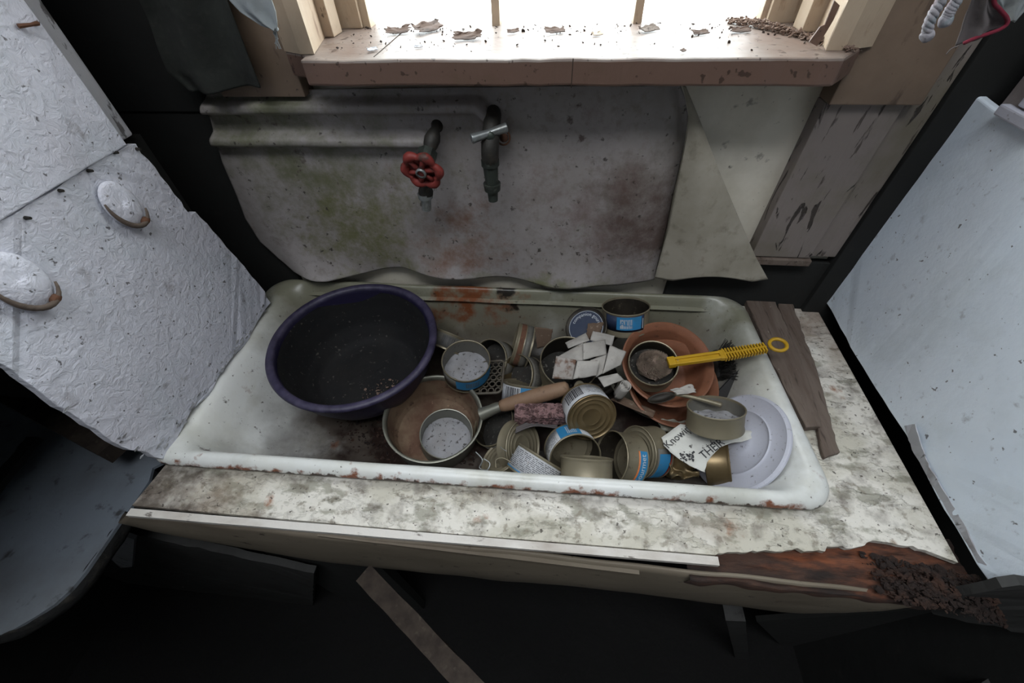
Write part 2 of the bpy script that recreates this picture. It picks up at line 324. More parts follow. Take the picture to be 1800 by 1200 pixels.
M['label_w'] = mk('faded_white_label', (176, 178, 182), [dict(s=30, lo=.45, hi=.7, c=(160, 158, 156), a=.8), dict(s=110, lo=.64, hi=.7, c=(104, 90, 78), a=.7, seed=3)], rough=.55)
M['label_g'] = mk('grimy_grey_label', (92, 90, 84), [dict(s=30, lo=.45, hi=.7, c=(82, 76, 68), a=.8), dict(s=110, lo=.62, hi=.7, c=(60, 50, 42), a=.7, seed=3)], rough=.6)
M['label_b'] = mk('faded_blue_print', (44, 122, 170), [dict(s=40, lo=.5, hi=.7, c=(40, 96, 130), a=.8), dict(s=120, lo=.64, hi=.7, c=(110, 110, 104), a=.6, seed=3)], rough=.5)
M['label_db'] = mk('dark_blue_print', (34, 46, 70), [dict(s=40, lo=.5, hi=.7, c=(48, 56, 74), a=.8)], rough=.5)
M['label_o'] = mk('orange_print', (190, 112, 58), [dict(s=60, lo=.5, hi=.7, c=(150, 90, 54), a=.8)], rough=.55)
M['ink'] = mk('dark_print_ink', (46, 46, 50), rough=.6)
M['ink_w'] = mk('white_print_ink', (190, 196, 200), rough=.6)
M['terra'] = mk('terracotta_plastic', (138, 90, 66), [dict(s=9, lo=.42, hi=.7, c=(108, 70, 50), a=.8), dict(s=60, lo=.6, hi=.7, c=(96, 64, 48), a=.7, seed=3), dict(s=140, lo=.66, hi=.7, c=(60, 44, 36), a=.7, seed=5)], rough=.6, bumps=[dict(s=120, dist=.0004)])
M['scour'] = mk('matted_grey_brown_bristle', (140, 122, 108), [dict(s=60, lo=.4, hi=.65, c=(86, 74, 62), a=.9), dict(s=25, lo=.55, hi=.7, c=(104, 104, 82), a=.6, seed=4)], rough=.95)
M['yellow'] = mk('yellow_plastic', (186, 146, 28), [dict(s=20, lo=.5, hi=.75, c=(168, 130, 30), a=.7), dict(s=90, lo=.66, hi=.72, c=(96, 76, 36), a=.7)], rough=.45)
M['sponge'] = mk('mauve_brown_sponge', (126, 98, 98), [dict(s=120, lo=.5, hi=.6, c=(78, 54, 54), a=.95, d=3), dict(s=20, lo=.5, hi=.7, c=(122, 92, 90), a=.6, seed=3)], rough=.95, bumps=[dict(s=120, lo=.6, hi=.45, dist=.004, d=3)])
M['handle'] = mk('worn_brown_handle', (132, 106, 84), [dict(s=14, lo=.42, hi=.68, c=(120, 92, 72), a=.8), dict(s=90, lo=.62, hi=.7, c=(84, 64, 50), a=.7, seed=3)], rough=.65, bumps=[dict(s=110, dist=.0004)])
M['foil'] = mk('grey_white_sachet_paper', (168, 164, 158), [dict(s=20, lo=.45, hi=.7, c=(138, 134, 128), a=.8), dict(s=120, lo=.64, hi=.7, c=(110, 100, 92), a=.7, seed=3)], rough=.6, bumps=[dict(s=60, dist=.001)])
M['foil_st'] = mk('brown_stained_sachet_paper', (156, 150, 144), [dict(s=20, lo=.45, hi=.7, c=(160, 154, 148), a=.8), dict(s=60, lo=.5, hi=.64, c=(96, 62, 40), a=.95, seed=3)], rough=.6, bumps=[dict(s=60, dist=.001)])
M['paper'] = mk('mouldy_white_paper', (206, 206, 200), [dict(s=14, lo=.5, hi=.7, c=(176, 172, 162), a=.8), dict(s=60, lo=.64, hi=.68, c=(48, 42, 38), a=.9, seed=3)], rough=.8, bumps=[dict(s=40, dist=.001)])
M['kraft'] = mk('brown_card', (96, 78, 64), [dict(s=30, lo=.5, hi=.7, c=(92, 72, 58), a=.8), dict(s=120, lo=.6, hi=.7, c=(160, 146, 130), a=.5, seed=3)], rough=.85, bumps=[dict(s=80, dist=.001)])
M['lid'] = mk('dusty_white_plastic', (186, 188, 200), [dict(s=9, lo=.45, hi=.7, c=(176, 176, 184), a=.7), dict(s=70, lo=.66, hi=.7, c=(66, 62, 62), a=.9, seed=3), dict(s=160, lo=.62, hi=.7, c=(120, 116, 118), a=.7, seed=5)], rough=.55, bumps=[dict(s=140, dist=.0003)])
M['plate'] = mk('dirty_enamel_plate', (140, 138, 126), [dict(s=20, lo=.45, hi=.7, c=(138, 134, 120), a=.8), dict(s=110, lo=.64, hi=.7, c=(80, 72, 60), a=.7)], rough=.4)
M['grey_plastic'] = mk('grimy_beige_plastic', (84, 78, 68), [dict(s=30, lo=.45, hi=.7, c=(76, 68, 58), a=.8)], rough=.6)
M['red'] = mk('chipped_red_paint', (128, 48, 42), [dict(s=40, lo=.45, hi=.65, c=(112, 40, 34), a=.8), dict(s=70, lo=.6, hi=.66, c=(70, 52, 44), a=.9, seed=3), dict(s=50, lo=.68, hi=.72, c=(170, 150, 140), a=.7, seed=6)], rough=.55, bumps=[dict(s=90, dist=.0008)])
M['brass'] = mk('verdigris_brass', (64, 70, 64), [dict(s=40, lo=.45, hi=.65, c=(38, 38, 36), a=.8), dict(s=90, lo=.6, hi=.7, c=(104, 108, 98), a=.6, seed=3)], rough=.5, metal=.5, bumps=[dict(s=90, dist=.0008)])
M['blackmetal'] = mk('blackened_metal', (44, 42, 38), [dict(s=60, lo=.5, hi=.7, c=(70, 62, 54), a=.8)], rough=.6, metal=.3, bumps=[dict(s=90, dist=.0008)])
M['chrome'] = mk('dull_chrome', (150, 154, 154), [dict(s=60, lo=.5, hi=.7, c=(104, 104, 98), a=.8)], rough=.35, metal=.7)
M['rust'] = mk('brown_rust', (98, 66, 48), [dict(s=60, lo=.5, hi=.7, c=(60, 40, 32), a=.9)], rough=.85, bumps=[dict(s=90, dist=.0015)])
M['black'] = mk('black_plastic', (34, 33, 33), [dict(s=60, lo=.5, hi=.7, c=(58, 54, 50), a=.7)], rough=.6)
M['flake_d'] = mk('dark_curled_paint', (88, 70, 60), [dict(s=30, lo=.45, hi=.65, c=(52, 40, 34), a=.9)], rough=.85)
M['flake'] = mk('curled_paint_flakes', (178, 170, 158), [dict(s=30, lo=.45, hi=.65, c=(112, 92, 78), a=.9)], rough=.8)
M['dirt'] = mk('dark_grit', (60, 48, 40), [dict(s=60, lo=.45, hi=.65, c=(36, 28, 24), a=.9)], rough=.95)
M['rubble'] = mk('brown_rubble', (124, 104, 92), [dict(s=50, lo=.45, hi=.65, c=(86, 68, 58), a=.9)], rough=.95)
M['cloth'] = mk('grey_cotton_cloth', (92, 86, 86), [dict(s=8, lo=.45, hi=.7, c=(84, 80, 80), a=.8), dict(s=200, lo=.5, hi=.7, c=(90, 86, 86), a=.6)], rough=.95, bumps=[dict(s=200, dist=.0006)])
M['cloth_g'] = mk('dark_green_grey_cloth', (34, 37, 33), [dict(s=8, lo=.45, hi=.7, c=(16, 17, 16), a=.9), dict(s=120, lo=.5, hi=.7, c=(46, 46, 42), a=.6)], rough=.95, bumps=[dict(s=120, dist=.001)])
M['cloth_b'] = mk('pale_blue_grey_cloth', (140, 146, 148), [dict(s=20, lo=.45, hi=.7, c=(132, 134, 132), a=.8)], rough=.95, bumps=[dict(s=120, dist=.001)])
M['hem'] = mk('dark_red_hem', (112, 24, 44), [dict(s=90, lo=.5, hi=.7, c=(70, 20, 32), a=.8)], rough=.9)
M['yarn'] = mk('pale_yarn', (150, 147, 152), [dict(s=60, lo=.55, hi=.68, c=(120, 66, 80), a=.6), dict(s=60, lo=.58, hi=.7, c=(96, 120, 124), a=.5, seed=7)], rough=.95, bumps=[dict(s=150, dist=.001)])
M['snow'] = mk('pale_ground_outside', (225, 228, 228), [dict(s=3, lo=.45, hi=.7, c=(205, 210, 208), a=.7)], rough=.9)
g = bpy.data.materials.new('dusty_window_glass'); g.use_nodes = True; nt = g.node_tree
gl = nt.nodes.new('ShaderNodeBsdfGlossy'); gl.inputs[0].default_value = (1, 1, 1, 1); gl.inputs[1].default_value = .08
tr = nt.nodes.new('ShaderNodeBsdfTransparent'); tr.inputs[0].default_value = (.95, .97, .96, 1)
ms = nt.nodes.new('ShaderNodeMixShader'); ms.inputs[0].default_value = .06
nt.links.new(tr.outputs[0], ms.inputs[1]); nt.links.new(gl.outputs[0], ms.inputs[2]); nt.links.new(ms.outputs[0], nt.nodes['Material Output'].inputs[0]); M['glass'] = g

# ------------------------------------------------------------------ the room
WY = .655                                                     # face of the back wall
bm = bmesh.new()
box(bm, (-1.0, WY, -.95), (.75, WY + .12, .375)); box(bm, (-1.0, WY, .375), (-.36, WY + .12, 1.45))
box(bm, (.325, WY, .375), (.75, WY + .12, 1.45)); box(bm, (-1.0, WY, 1.45), (.75, WY + .12, 1.9))
struct('wall_back', bm, M['wall'])
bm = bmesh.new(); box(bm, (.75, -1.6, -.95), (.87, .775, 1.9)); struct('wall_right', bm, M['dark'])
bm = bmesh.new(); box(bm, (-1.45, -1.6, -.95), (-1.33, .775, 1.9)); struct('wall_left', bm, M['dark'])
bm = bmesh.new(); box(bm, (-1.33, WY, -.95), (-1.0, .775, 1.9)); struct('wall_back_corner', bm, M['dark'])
bm = bmesh.new(); box(bm, (-1.45, -1.72, -.95), (.87, -1.6, 1.9)); struct('wall_front', bm, M['room'])
bm = bmesh.new(); box(bm, (-1.45, -1.72, 1.9), (.87, -.73, 2.0)); box(bm, (-1.45, -.11, 1.9), (.87, .775, 2.0)); box(bm, (-1.45, -.73, 1.9), (-.95, -.11, 2.0)); box(bm, (.75, -.73, 1.9), (.87, -.11, 2.0)); struct('ceiling', bm, M['room'])  # gap left in the ceiling is the added fill opening
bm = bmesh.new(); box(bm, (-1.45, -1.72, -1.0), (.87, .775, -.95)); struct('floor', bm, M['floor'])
bm = bmesh.new(); grid(bm, lambda u, v: Vector((-30 + 60 * u, .9 + 50 * v, -1.3 + .05 * math.sin(u * 50) * v)), 40, 30); struct('ground', bm, M['snow'])

# window sill and casings
bm = bmesh.new()
out = ragged([(-.333, .577, .409), (.308, .575, .409), (.33, .60, .409), (.345, .62, .409), (.345, .79, .409), (-.375, .79, .409), (-.375, .62, .409), (-.338, .60, .409)], .02, .0008, 3)
slab(bm, out, (0, 0, -.029))
o = struct('trim_1', bm, M['sill'])
b_ = o.modifiers.new('bevel', 'BEVEL'); b_.width = .003; b_.segments = 2; b_.limit_method = 'ANGLE'
sm_ = at_z(1008, 80, .409)
bm = bmesh.new(); box(bm, (sm_.x - .0006, .5755, .379), (sm_.x + .0006, .70, .4093)); obj('seam', bm, M['dirt'], o)
sm_ = at_z(680, 80, .409); bm = bmesh.new(); box(bm, (sm_.x - .0004, .59, .40), (sm_.x + .0004, .74, .4093)); obj('seam', bm, M['dirt'], o)
def boards(name, specs, mat):
    bm = bmesh.new()
    for a, b in specs: box(bm, a, b, .0015)
    return struct(name, bm, mat)
boards('trim_2', [((-.362, .69, .409), (-.334, .722, 1.5)), ((-.40, .742, .409), (-.311, .775, 1.5)), ((-.35, .606, 1.36), (.32, .76, 1.5))], M['cream'])
boards('trim_3', [((.300, .69, .409), (.328, .722, 1.5)), ((.272, .742, .409), (.36, .775, 1.5))], M['cream'])
def reveal(name, pts):
    bm = bmesh.new(); slab(bm, [V_ for V_ in [Vector((x, y, .409)) for x, y in pts]], (0, 0, 1.1)); return struct(name, bm, M['cream'])
reveal('trim_7', [(-.326, .604), (-.352, .705), (-.352, .775), (-.375, .775), (-.375, .62), (-.345, .604)])
reveal('trim_8', [(.298, .604), (.322, .705), (.322, .775), (.355, .775), (.355, .62), (.318, .604)])
boards('trim_4', [((-.50, .625, .352), (-.372, .66, 1.5))], M['casing'])
boards('trim_5', [((.340, .630, .102), (.437, .66, .345))], M['peel'])
boards('trim_6', [((.3405, .622, .3455), (.45, .66, 1.5))], M['casing'])
boards('trim_9', [((.438, .636, .102), (.48, .66, 1.5))], M['peel'])
boards('trim_10', [((.22, .64, -.94), (.75, .655, .085)), ((-1.0, .645, -.94), (-.55, .655, .335)), ((.482, .63, -.1), (.75, .655, 1.5)), ((-1.0, .642, .325), (-.50, .655, 1.5))], M['dark'])  # near-black boards stand in for the darkness of the unlit gaps
boards('trim_11', [((.335, .625, .088), (.44, .655, .100))], M['oldwood'])
# window: frame, mullions, panes
win = empty('window_1', (-.02, .765, .41)); win['kind'] = 'structure'
def wbox(name, a, b, mat, bev=.001):
    bm = bmesh.new(); off = Vector(win.location)
    box(bm, Vector(a) - off, Vector(b) - off, bev); return obj(name, bm, mat, win)
wbox('bottom_rail', (-.32, .752, .395), (.285, .775, .408), M['cream'])
wbox('top_rail', (-.32, .752, 1.34), (.285, .775, 1.38), M['cream'])
wbox('stile', (-.325, .75, .395), (-.300, .775, 1.37), M['cream']); wbox('stile', (.265, .75, .395), (.290, .775, 1.37), M['cream'])
wbox('mullion', (-.113, .75, .40), (-.101, .775, 1.37), M['cream']); wbox('mullion', (.092, .75, .40), (.104, .775, 1.37), M['cream'])
wbox('crossbar', (-.32, .753, .86), (.285, .772, .878), M['cream'])
for a, b in ((-.30, -.113), (-.101, .092), (.104, .265)): wbox('pane', (a, .7625, .405), (b, .765, 1.345), M['glass'], 0)

# ------------------------------------------------------------------ side cupboards
def yz_outline(x, pts): return [at_x(u, v, x) for u, v in pts]
def rag_panel(name, pts, th, mat, parent, amp=.0015, seed=0, bev=.004, step=.012):
    bm = bmesh.new(); slab(bm, ragged(pts, step, amp, seed, 45), th)
    o = obj(name, bm, mat, parent)
    b_ = o.modifiers.new('bevel', 'BEVEL'); b_.width = bev; b_.segments = 3; b_.limit_method = 'ANGLE'; b_.angle_limit = math.radians(60)
    return o
LX = -.56
lc = empty('kitchen_cupboard', (-.7, .38, 0), 'white painted cupboard with two cup pulls, left of the sink', 'cupboard')
inv = Matrix.Translation(-lc.location)
def loc(pts, e): return [Vector(p) - e.location for p in pts]
low = [Vector((LX, .553, .004)), Vector((LX, .552, .05)), Vector((LX, .524, .222)), Vector((LX, .512, .224)), Vector((LX, .503, .336)),
       Vector((LX, .45, .339)), Vector((LX, .30, .336)), Vector((LX, .10, .333)), Vector((LX, .19, .30)), Vector((LX, .208, .24)), Vector((LX, .206, .16)), Vector((LX, .204, .078)), Vector((LX, .221, -.004)),
       Vector((LX, .245, -.006)), Vector((LX, .30, .006)), Vector((LX, .335, -.006)), Vector((LX, .38, .004)), Vector((LX, .45, -.004)), Vector((LX, .50, .003))]
low[7] = Vector((LX, .16, .335)); low[8] = Vector((LX, .205, .30))
rag_panel('side_panel', loc(low, lc), (-.012, 0, 0), M['panel'], lc, .0016, 5)
# upper board with a slightly proud face, and its back edge strip
rag_panel('upper_board', loc([(LX + .004, .488, .339), (LX + .004, -.28, .337), (LX + .004, -.28, 1.2), (LX + .004, .488, 1.2)], lc), (-.014, 0, 0), M['panel'], lc, .0006, 8, .002, .03)  # front run added out of view to shade the table
bm = bmesh.new(); box(bm, Vector((LX - .03, .490, .342)) - lc.location, Vector((LX - .004, .512, 1.2)) - lc.location, .003); obj('edge_moulding', bm, M['weather'], lc)
bm = bmesh.new(); box(bm, Vector((-1.3, .30, .002)) - lc.location, Vector((LX - .02, .53, .33)) - lc.location); box(bm, Vector((-1.3, -.28, .345)) - lc.location, Vector((LX - .02, .47, 1.2)) - lc.location); box(bm, Vector((-.95, .47, .34)) - lc.location, Vector((LX - .012, .488, 1.2)) - lc.location); box(bm, Vector((-.95, .53, .02)) - lc.location, Vector((LX - .03, .545, .33)) - lc.location)  # dark boxes added to shade the table and blacken the gap, forward one unseen
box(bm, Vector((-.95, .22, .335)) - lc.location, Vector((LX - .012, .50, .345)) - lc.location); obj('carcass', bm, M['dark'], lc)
def cup_pull(c, parent, s=1.0):
    """domed shell pull painted over, its lip darkened for the shaded edge, its end rusted"""
    bm = bmesh.new(); n, k = 28, 9
    L, W, D = .030 * s, .0215 * s, .0050 * s
    def fn(u, v):
        a = 2 * math.pi * u; r = v
        h = D * (1 - r ** 2.6) ** .6 * (1 - .35 * math.sin(a))
        return Vector((h, W * r * math.cos(a), L * r * math.sin(a)))
    V = grid(bm, fn, n, k, True)
    bmesh.ops.remove_doubles(bm, verts=bm.verts, dist=1e-5)
    d = obj('cup_pull', bm, M['panel'], parent, True); d.location = c; solid(d, .002, 1)
    d.rotation_euler = (math.radians(8), 0, 0)
    bm = bmesh.new(); pts = [Vector((.006 + .004 * math.sin(t), -W * .98 * math.cos(t), -L * .98 * math.sin(t))) for t in [math.pi * i / 14 * .95 - .5 for i in range(15)]]
    tube(bm, pts, [.0012 + .0022 * math.sin(math.pi * i / 14) for i in range(15)], 8); obj('lip', bm, M['oldwood'], d, True)  # dark colour stands in for the shaded edge of the pull
    bm = bmesh.new(); bmesh.ops.create_icosphere(bm, subdivisions=3, radius=.0055)
    for v in bm.verts: v.co = Vector((v.co.x * .9 + .008, v.co.y * 1.1 + .004, v.co.z * .8 - L * .95)) + mnoise.noise_vector(v.co * 300) * .0008
    obj('rusty_end', bm, M['rust'], d, True)
cup_pull(Vector((LX + .003, .427, .29)) - lc.location, lc, 1.0)
cup_pull(Vector((LX + .003, .277, .288)) - lc.location, lc, 1.12)
def nail(c, parent, mat='blackmetal', ax=(1, 0, 0), L=.006, r=.0022):
    bm = bmesh.new(); tube(bm, [Vector(c), Vector(c) + Vector(ax) * L], [r, r * .7], 8); obj('nail', bm, M[mat], parent)
for u, v in ((45, 383), (103, 335), (200, 268), (240, 262), (155, 300)): nail(at_x(u, v, LX) - lc.location, lc)
bm = bmesh.new(); p0 = at_x(32, 46, LX + .006) - lc.location; p1 = at_x(66, 41, LX + .006) - lc.location
tube(bm, [p0, p0.lerp(p1, .5) + Vector((.004, 0, 0)), p1], [.0022, .0016, .0022], 7); obj('bent_nail', bm, M['rust'], lc)

rr = random.Random(21)
bm = bmesh.new()
for i in range(56):
    t = rr.random(); y = .225 + .32 * t; z = .004 + .012 * rr.random() ** 2 + (.010 if rr.random() < .2 else 0)
    if i > 50: y = .205 + .012 * rr.random(); z = .01 + .2 * rr.random() ** 1.5
    c = V_ = Vector((LX + .001, y, z)) - lc.location; s_ = .0015 + .003 * rr.random(); a = rr.random() * 6.28
    P = [c + Vector((.0005 + (.0015 if k in (1, 2) else 0) * rr.random(), s_ * math.cos(a + k * 1.57) * (1 + .6 * rr.random()), s_ * .7 * math.sin(a + k * 1.57))) for k in range(4)]
    vs = [bm.verts.new(p) for p in P]; bm.faces.new(vs[:3]); bm.faces.new((vs[0], vs[2], vs[3]))
o = obj('paint_chips', bm, M['weather'], lc); o['kind'] = 'stuff'; solid(o, .0005)
RX = .515
rc = empty('wall_cupboard', (.62, .4, 0), 'pale blue-white painted cupboard, right of the sink', 'cupboard')
rp = [(RX, .683, .022), (RX, .657, .002), (RX, .50, -.004), (RX, .35, .002), (RX, .25, -.006), (RX, .163, -.002), (RX, .158, .05), (RX, .10, .357), (RX, .30, .352), (RX, .579, .349), (RX, .683, .358)]
rp[6] = (RX, .160, .06); rp[7] = (RX, .16, .356)
rag_panel('side_panel', loc(rp, rc), (.012, 0, 0), M['panel_r'], rc, .0007, 15, .003, .02)
rag_panel('upper_board', loc([(RX + .010, .605, .352), (RX + .010, .12, .352), (RX + .010, .12, 1.2), (RX + .010, .605, 1.2)], rc), (.012, 0, 0), M['weather'], rc, .0008, 18, .002, .03)
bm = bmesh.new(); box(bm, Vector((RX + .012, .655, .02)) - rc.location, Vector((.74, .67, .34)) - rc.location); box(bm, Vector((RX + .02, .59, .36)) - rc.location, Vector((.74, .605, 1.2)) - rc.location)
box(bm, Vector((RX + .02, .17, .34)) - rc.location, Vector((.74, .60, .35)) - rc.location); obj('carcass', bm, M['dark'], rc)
# white latch screwed on at the joint of the two boards
bm = bmesh.new(); c = at_x(1788, 205, RX) - rc.location
box(bm, c + Vector((-.012, -.045, -.004)), c + Vector((-.001, .018, .008)), .002); box(bm, c + Vector((-.006, -.040, .010)), c + Vector((.010, .004, .034)), .002)
obj('latch', bm, M['lid'], rc)
# peeled strip of paint along the foot of the right panel
bm = bmesh.new()
o2 = ragged([(RX - .0005, .175, .0), (RX - .0005, .33, .0), (RX - .001, .36, .012), (RX - .004, .352, .030), (RX - .006, .335, .026), (RX - .003, .31, .014), (RX - .001, .24, .010), (RX - .001, .18, .008)], .006, .0012, 22)
slab(bm, loc(o2, rc), (.0015, 0, 0)); obj('peeling_strip', bm, M['weather'], rc)

# ------------------------------------------------------------------ counter
CZ = -.022
ct = empty('counter', (0, .2, CZ), 'white counter with flaking paint around the sink, rotten at its front right', 'counter')
front_edge = [at_z(u, v, CZ) for u, v in ((232, 888), (500, 912), (800, 938), (1050, 958), (1258, 975))]
rag = [at_z(u, v, CZ) for u, v in ((1262, 971), (1330, 968), (1400, 966), (1440, 967), (1470, 958), (1500, 962), (1535, 952), (1570, 955), (1605, 962), (1625, 966))]
ol = [Vector(p) for p in front_edge] + ragged(rag, .006, .002, 4, 90, False, (1, 1, 0)) + [Vector((.512, .19, CZ)), Vector((.512, .638, CZ)), Vector((.356, .638, CZ)), Vector((.362, .247, CZ)), Vector((-.53, .240, CZ)), Vector((-.565, .240, CZ))]
bm = bmesh.new(); slab(bm, loc(ol, ct), (0, 0, -.007)); obj('painted_top', bm, M['counter'], ct)
bm = bmesh.new()
n_ = 90
def sub(u, v):
    x = .19 + .335 * u; y = .143 + .075 * v
    z = CZ - .0085 - .006 * (1 - v) + .006 * mnoise.noise(Vector((x * 14, y * 60, 2))) + .003 * mnoise.noise(Vector((x * 50, y * 150, 7)))
    if v > .6: z = min(z, CZ - .0085)
    return Vector((x, y + .006 * mnoise.noise(Vector((x * 22, 0, v))), z)) - ct.location
V = grid(bm, sub, n_, 24)
for i in range(n_ - 1):
    a, b = V[0][i], V[0][i + 1]
    c_ = bm.verts.new(b.co + Vector((0, .004, -.035 + .008 * mnoise.noise(b.co * 40)))); d_ = bm.verts.new(a.co + Vector((0, .004, -.035 + .008 * mnoise.noise(a.co * 40))))
    bm.faces.new((a, b, c_, d_))
bmesh.ops.remove_doubles(bm, verts=bm.verts, dist=1e-5)
obj('rotten_edge', bm, M['rawwood'], ct, True)
bm = bmesh.new(); box(bm, Vector((-.57, .165, CZ - .03)) - ct.location, Vector((.195, .22, CZ - .0085)) - ct.location); obj('batten', bm, M['oldwood'], ct)
# white moulding strip along the front
bm = bmesh.new(); a = at_z(230, 893, CZ + .001); b = at_z(1262, 978, CZ + .001)
def strip(bm, a, b, w_, h, dz=0, dy=0):
    n = 40; d = (b - a)
    def fn(u, v):
        k = int(round(v * 4)) % 4
        y, z = [(0, 0), (-w_, 0), (-w_, -h), (0, -h)][k]
        p = a + d * u
        return p + Vector((0, y + dy, z + dz + .0012 * mnoise.noise(Vector((u * 9, k * .2, 0)))))
    V = grid(bm, fn, n, 5); bmesh.ops.remove_doubles(bm, verts=bm.verts, dist=1e-6)
    e = [x for x in bm.edges if x.is_boundary]; bmesh.ops.holes_fill(bm, edges=e)
strip(bm, a - ct.location, b - ct.location, .010, .007); obj('edge_moulding', bm, M['strip_w'], ct)
bm = bmesh.new(); strip(bm, Vector((-.30, .153, CZ - .013)) - ct.location, Vector((.13, .150, CZ - .0205)) - ct.location, .006, .004); obj('lower_moulding', bm, M['apron'], ct)
# apron: bowed sheet below the counter front
def lerp_poly(P, t):
    x = t * (len(P) - 1); i = min(int(x), len(P) - 2); return Vector(P[i]).lerp(Vector(P[i + 1]), x - i)
AY = .150
def resample(P, n=60):
    P = [Vector(p) for p in P]; xs = [P[0].x + (P[-1].x - P[0].x) * i / n for i in range(n + 1)]; out = []
    for x in xs:
        for a, b in zip(P, P[1:]):
            if a.x <= x <= b.x + 1e-9: out.append(a.lerp(b, (x - a.x) / max(b.x - a.x, 1e-9))); break
        else: out.append(P[-1].copy())
    return out
top = [(at_y(u, v, AY)) for u, v in ((222, 905), (700, 950), (1000, 978), (1240, 1006), (1483, 1030), (1610, 1052))]
for p in top: p.z = min(p.z, CZ - .009)
bot = [(at_y(u, v, AY)) for u, v in ((200, 925), (280, 948), (362, 967), (590, 1010), (880, 1041), (1100, 1060), (1240, 1080), (1364, 1096), (1458, 1092), (1551, 1079), (1630, 1062))]
T_ = resample(top); B_ = resample(bot)
bm = bmesh.new()
def apr(u, v):
    t = lerp_poly(T_, u); b = lerp_poly(B_, u); p = t.lerp(b, v)
    p.y = AY + .02 * v * v - .008 * math.sin(math.pi * v) + .002 * mnoise.noise(p * 12)
    if v > .99: p.z += .003 * mnoise.noise(p * 70)
    return p - ct.location
grid(bm, apr, 120, 14); solid(obj('apron', bm, M['apron'], ct, True), .004)
# crumbling mulch at the right-hand corner
def crumbs(name, n, fn, rmin, rmax, mat, parent=None, flat=.5, seed=0, label=None, cat=None):
    rr = random.Random(seed); bm = bmesh.new()
    for i in range(n):
        p = Vector(fn(rr)); r = rmin + (rmax - rmin) * rr.random() ** 2
        q = Matrix.Rotation(rr.random() * 6.28, 4, Vector((rr.random() - .5, rr.random() - .5, rr.random() + .2)).normalized())
        s = bmesh.ops.create_icosphere(bm, subdivisions=1, radius=r)['verts']
        sx, sy = .6 + rr.random() * 1.2, .5 + rr.random() * .9
        for v in s:
            c = v.co.copy(); c.x *= sx; c.y *= sy; c.z *= flat * (.5 + rr.random() * .5)
            v.co = p + q @ (c * (.75 + .5 * rr.random()))
    o = obj(name, bm, M[mat], parent); o['kind'] = 'stuff'
    return tag(o, label, cat)
def mulch_pt(r):
    t = r.random() ** .6; x = .40 + .125 * t; y = .155 + .05 * r.random() - .02 * t
    return (x, y - .01, CZ - .008 + .014 * t * (1 - abs(y - .16) / .06) + .004 * r.random())
crumbs('wood_crumbs', 900, mulch_pt, .0008, .0045, 'mulch', None, .7, 3, 'dark crumbs of rotten wood heaped at the front right corner of the counter', 'wood crumbs')

# ------------------------------------------------------------------ sink
sk = empty('sink', (-.1, .45, 0), 'long white enamel sink with stained basin and rusty front rim', 'sink')
Q = [Vector((-.60, .214, 0)), Vector((.391, .234, 0)), Vector((.368, .648, 0)), Vector((-.60, .640, 0))]   # FL FR BR BL
def sinkloop(il, ir, fr, bk, z, rad, n=25):
    Wd, Dp = .985, .42; x0, x1, y0, y1 = il, Wd - ir, fr, Dp - bk
    rad = min(rad, (x1 - x0) / 2.01, (y1 - y0) / 2.01); pts = []
    segs = [((x0 + rad, y0), (x1 - rad, y0)), None, ((x1, y0 + rad), (x1, y1 - rad)), None, ((x1 - rad, y1), (x0 + rad, y1)), None, ((x0, y1 - rad), (x0, y0 + rad)), None]
    cs = [None, (x1 - rad, y0 + rad, -90), None, (x1 - rad, y1 - rad, 0), None, (x0 + rad, y1 - rad, 90), None, (x0 + rad, y0 + rad, 180)]
    for i in range(8):
        if segs[i]:
            a, b = segs[i]
            for k in range(n): t = k / n; pts.append((a[0] + (b[0] - a[0]) * t, a[1] + (b[1] - a[1]) * t))
        else:
            cx, cy, a0 = cs[i]
            for k in range(10): a = math.radians(a0 + 90 * k / 10); pts.append((cx + rad * math.cos(a), cy + rad * math.sin(a)))
    out = []
    for x, y in pts:
        u, v = x / Wd, y / Dp
        p = (Q[0] * (1 - u) + Q[1] * u) * (1 - v) + (Q[3] * (1 - u) + Q[2] * u) * v
        zz = z + .0022 * mnoise.noise(Vector((p.x * 9, p.y * 9, z * 5)))
        out.append(Vector((p.x, p.y, zz)) - sk.location)
    return out
loops = [(.03, .03, .03, .03, -.024, .03), (.012, .012, .012, .012, -.0175, .040), (.002, .002, .002, .002, -.0165, .045), (0, 0, 0, 0, -.012, .045), (.002, .002, .0025, .002, -.006, .045), (.009, .009, .009, .008, -.0012, .045), (.020, .020, .016, .013, .0005, .05),
         (.040, .026, .022, .017, -.003, .045), (.052, .036, .027, .020, -.014, .048), (.064, .048, .031, .025, -.035, .052), (.080, .062, .036, .031, -.07, .058),
         (.105, .08, .042, .040, -.11, .062), (.14, .105, .055, .066, -.134, .07), (.20, .15, .09, .10, -.145, .08), (.33, .28, .15, .15, -.149, .05)]
bm = bmesh.new(); rings = [[bm.verts.new(p) for p in sinkloop(*l)] for l in loops]
for A, B in zip(rings, rings[1:]):
    for i in range(len(A)): j = (i + 1) % len(A); bm.faces.new((A[i], A[j], B[j], B[i]))
c_ = bm.verts.new(sum((v.co for v in rings[-1]), Vector()) / len(rings[-1]))
for i in range(len(rings[-1])): bm.faces.new((rings[-1][i], rings[-1][(i + 1) % len(rings[-1])], c_))
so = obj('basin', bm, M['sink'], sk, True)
ss = so.modifiers.new('sub', 'SUBSURF'); ss.levels = 1; ss.render_levels = 1
def muck_pt(r):
    return (-.42 + .30 * r.random(), .30 + .12 * r.random(), -.143)
crumbs('sink_dirt', 900, muck_pt, .0008, .004, 'mulch', None, .4, 11, 'dark red-brown muck on the basin floor in front of the purple bowl', 'dirt')

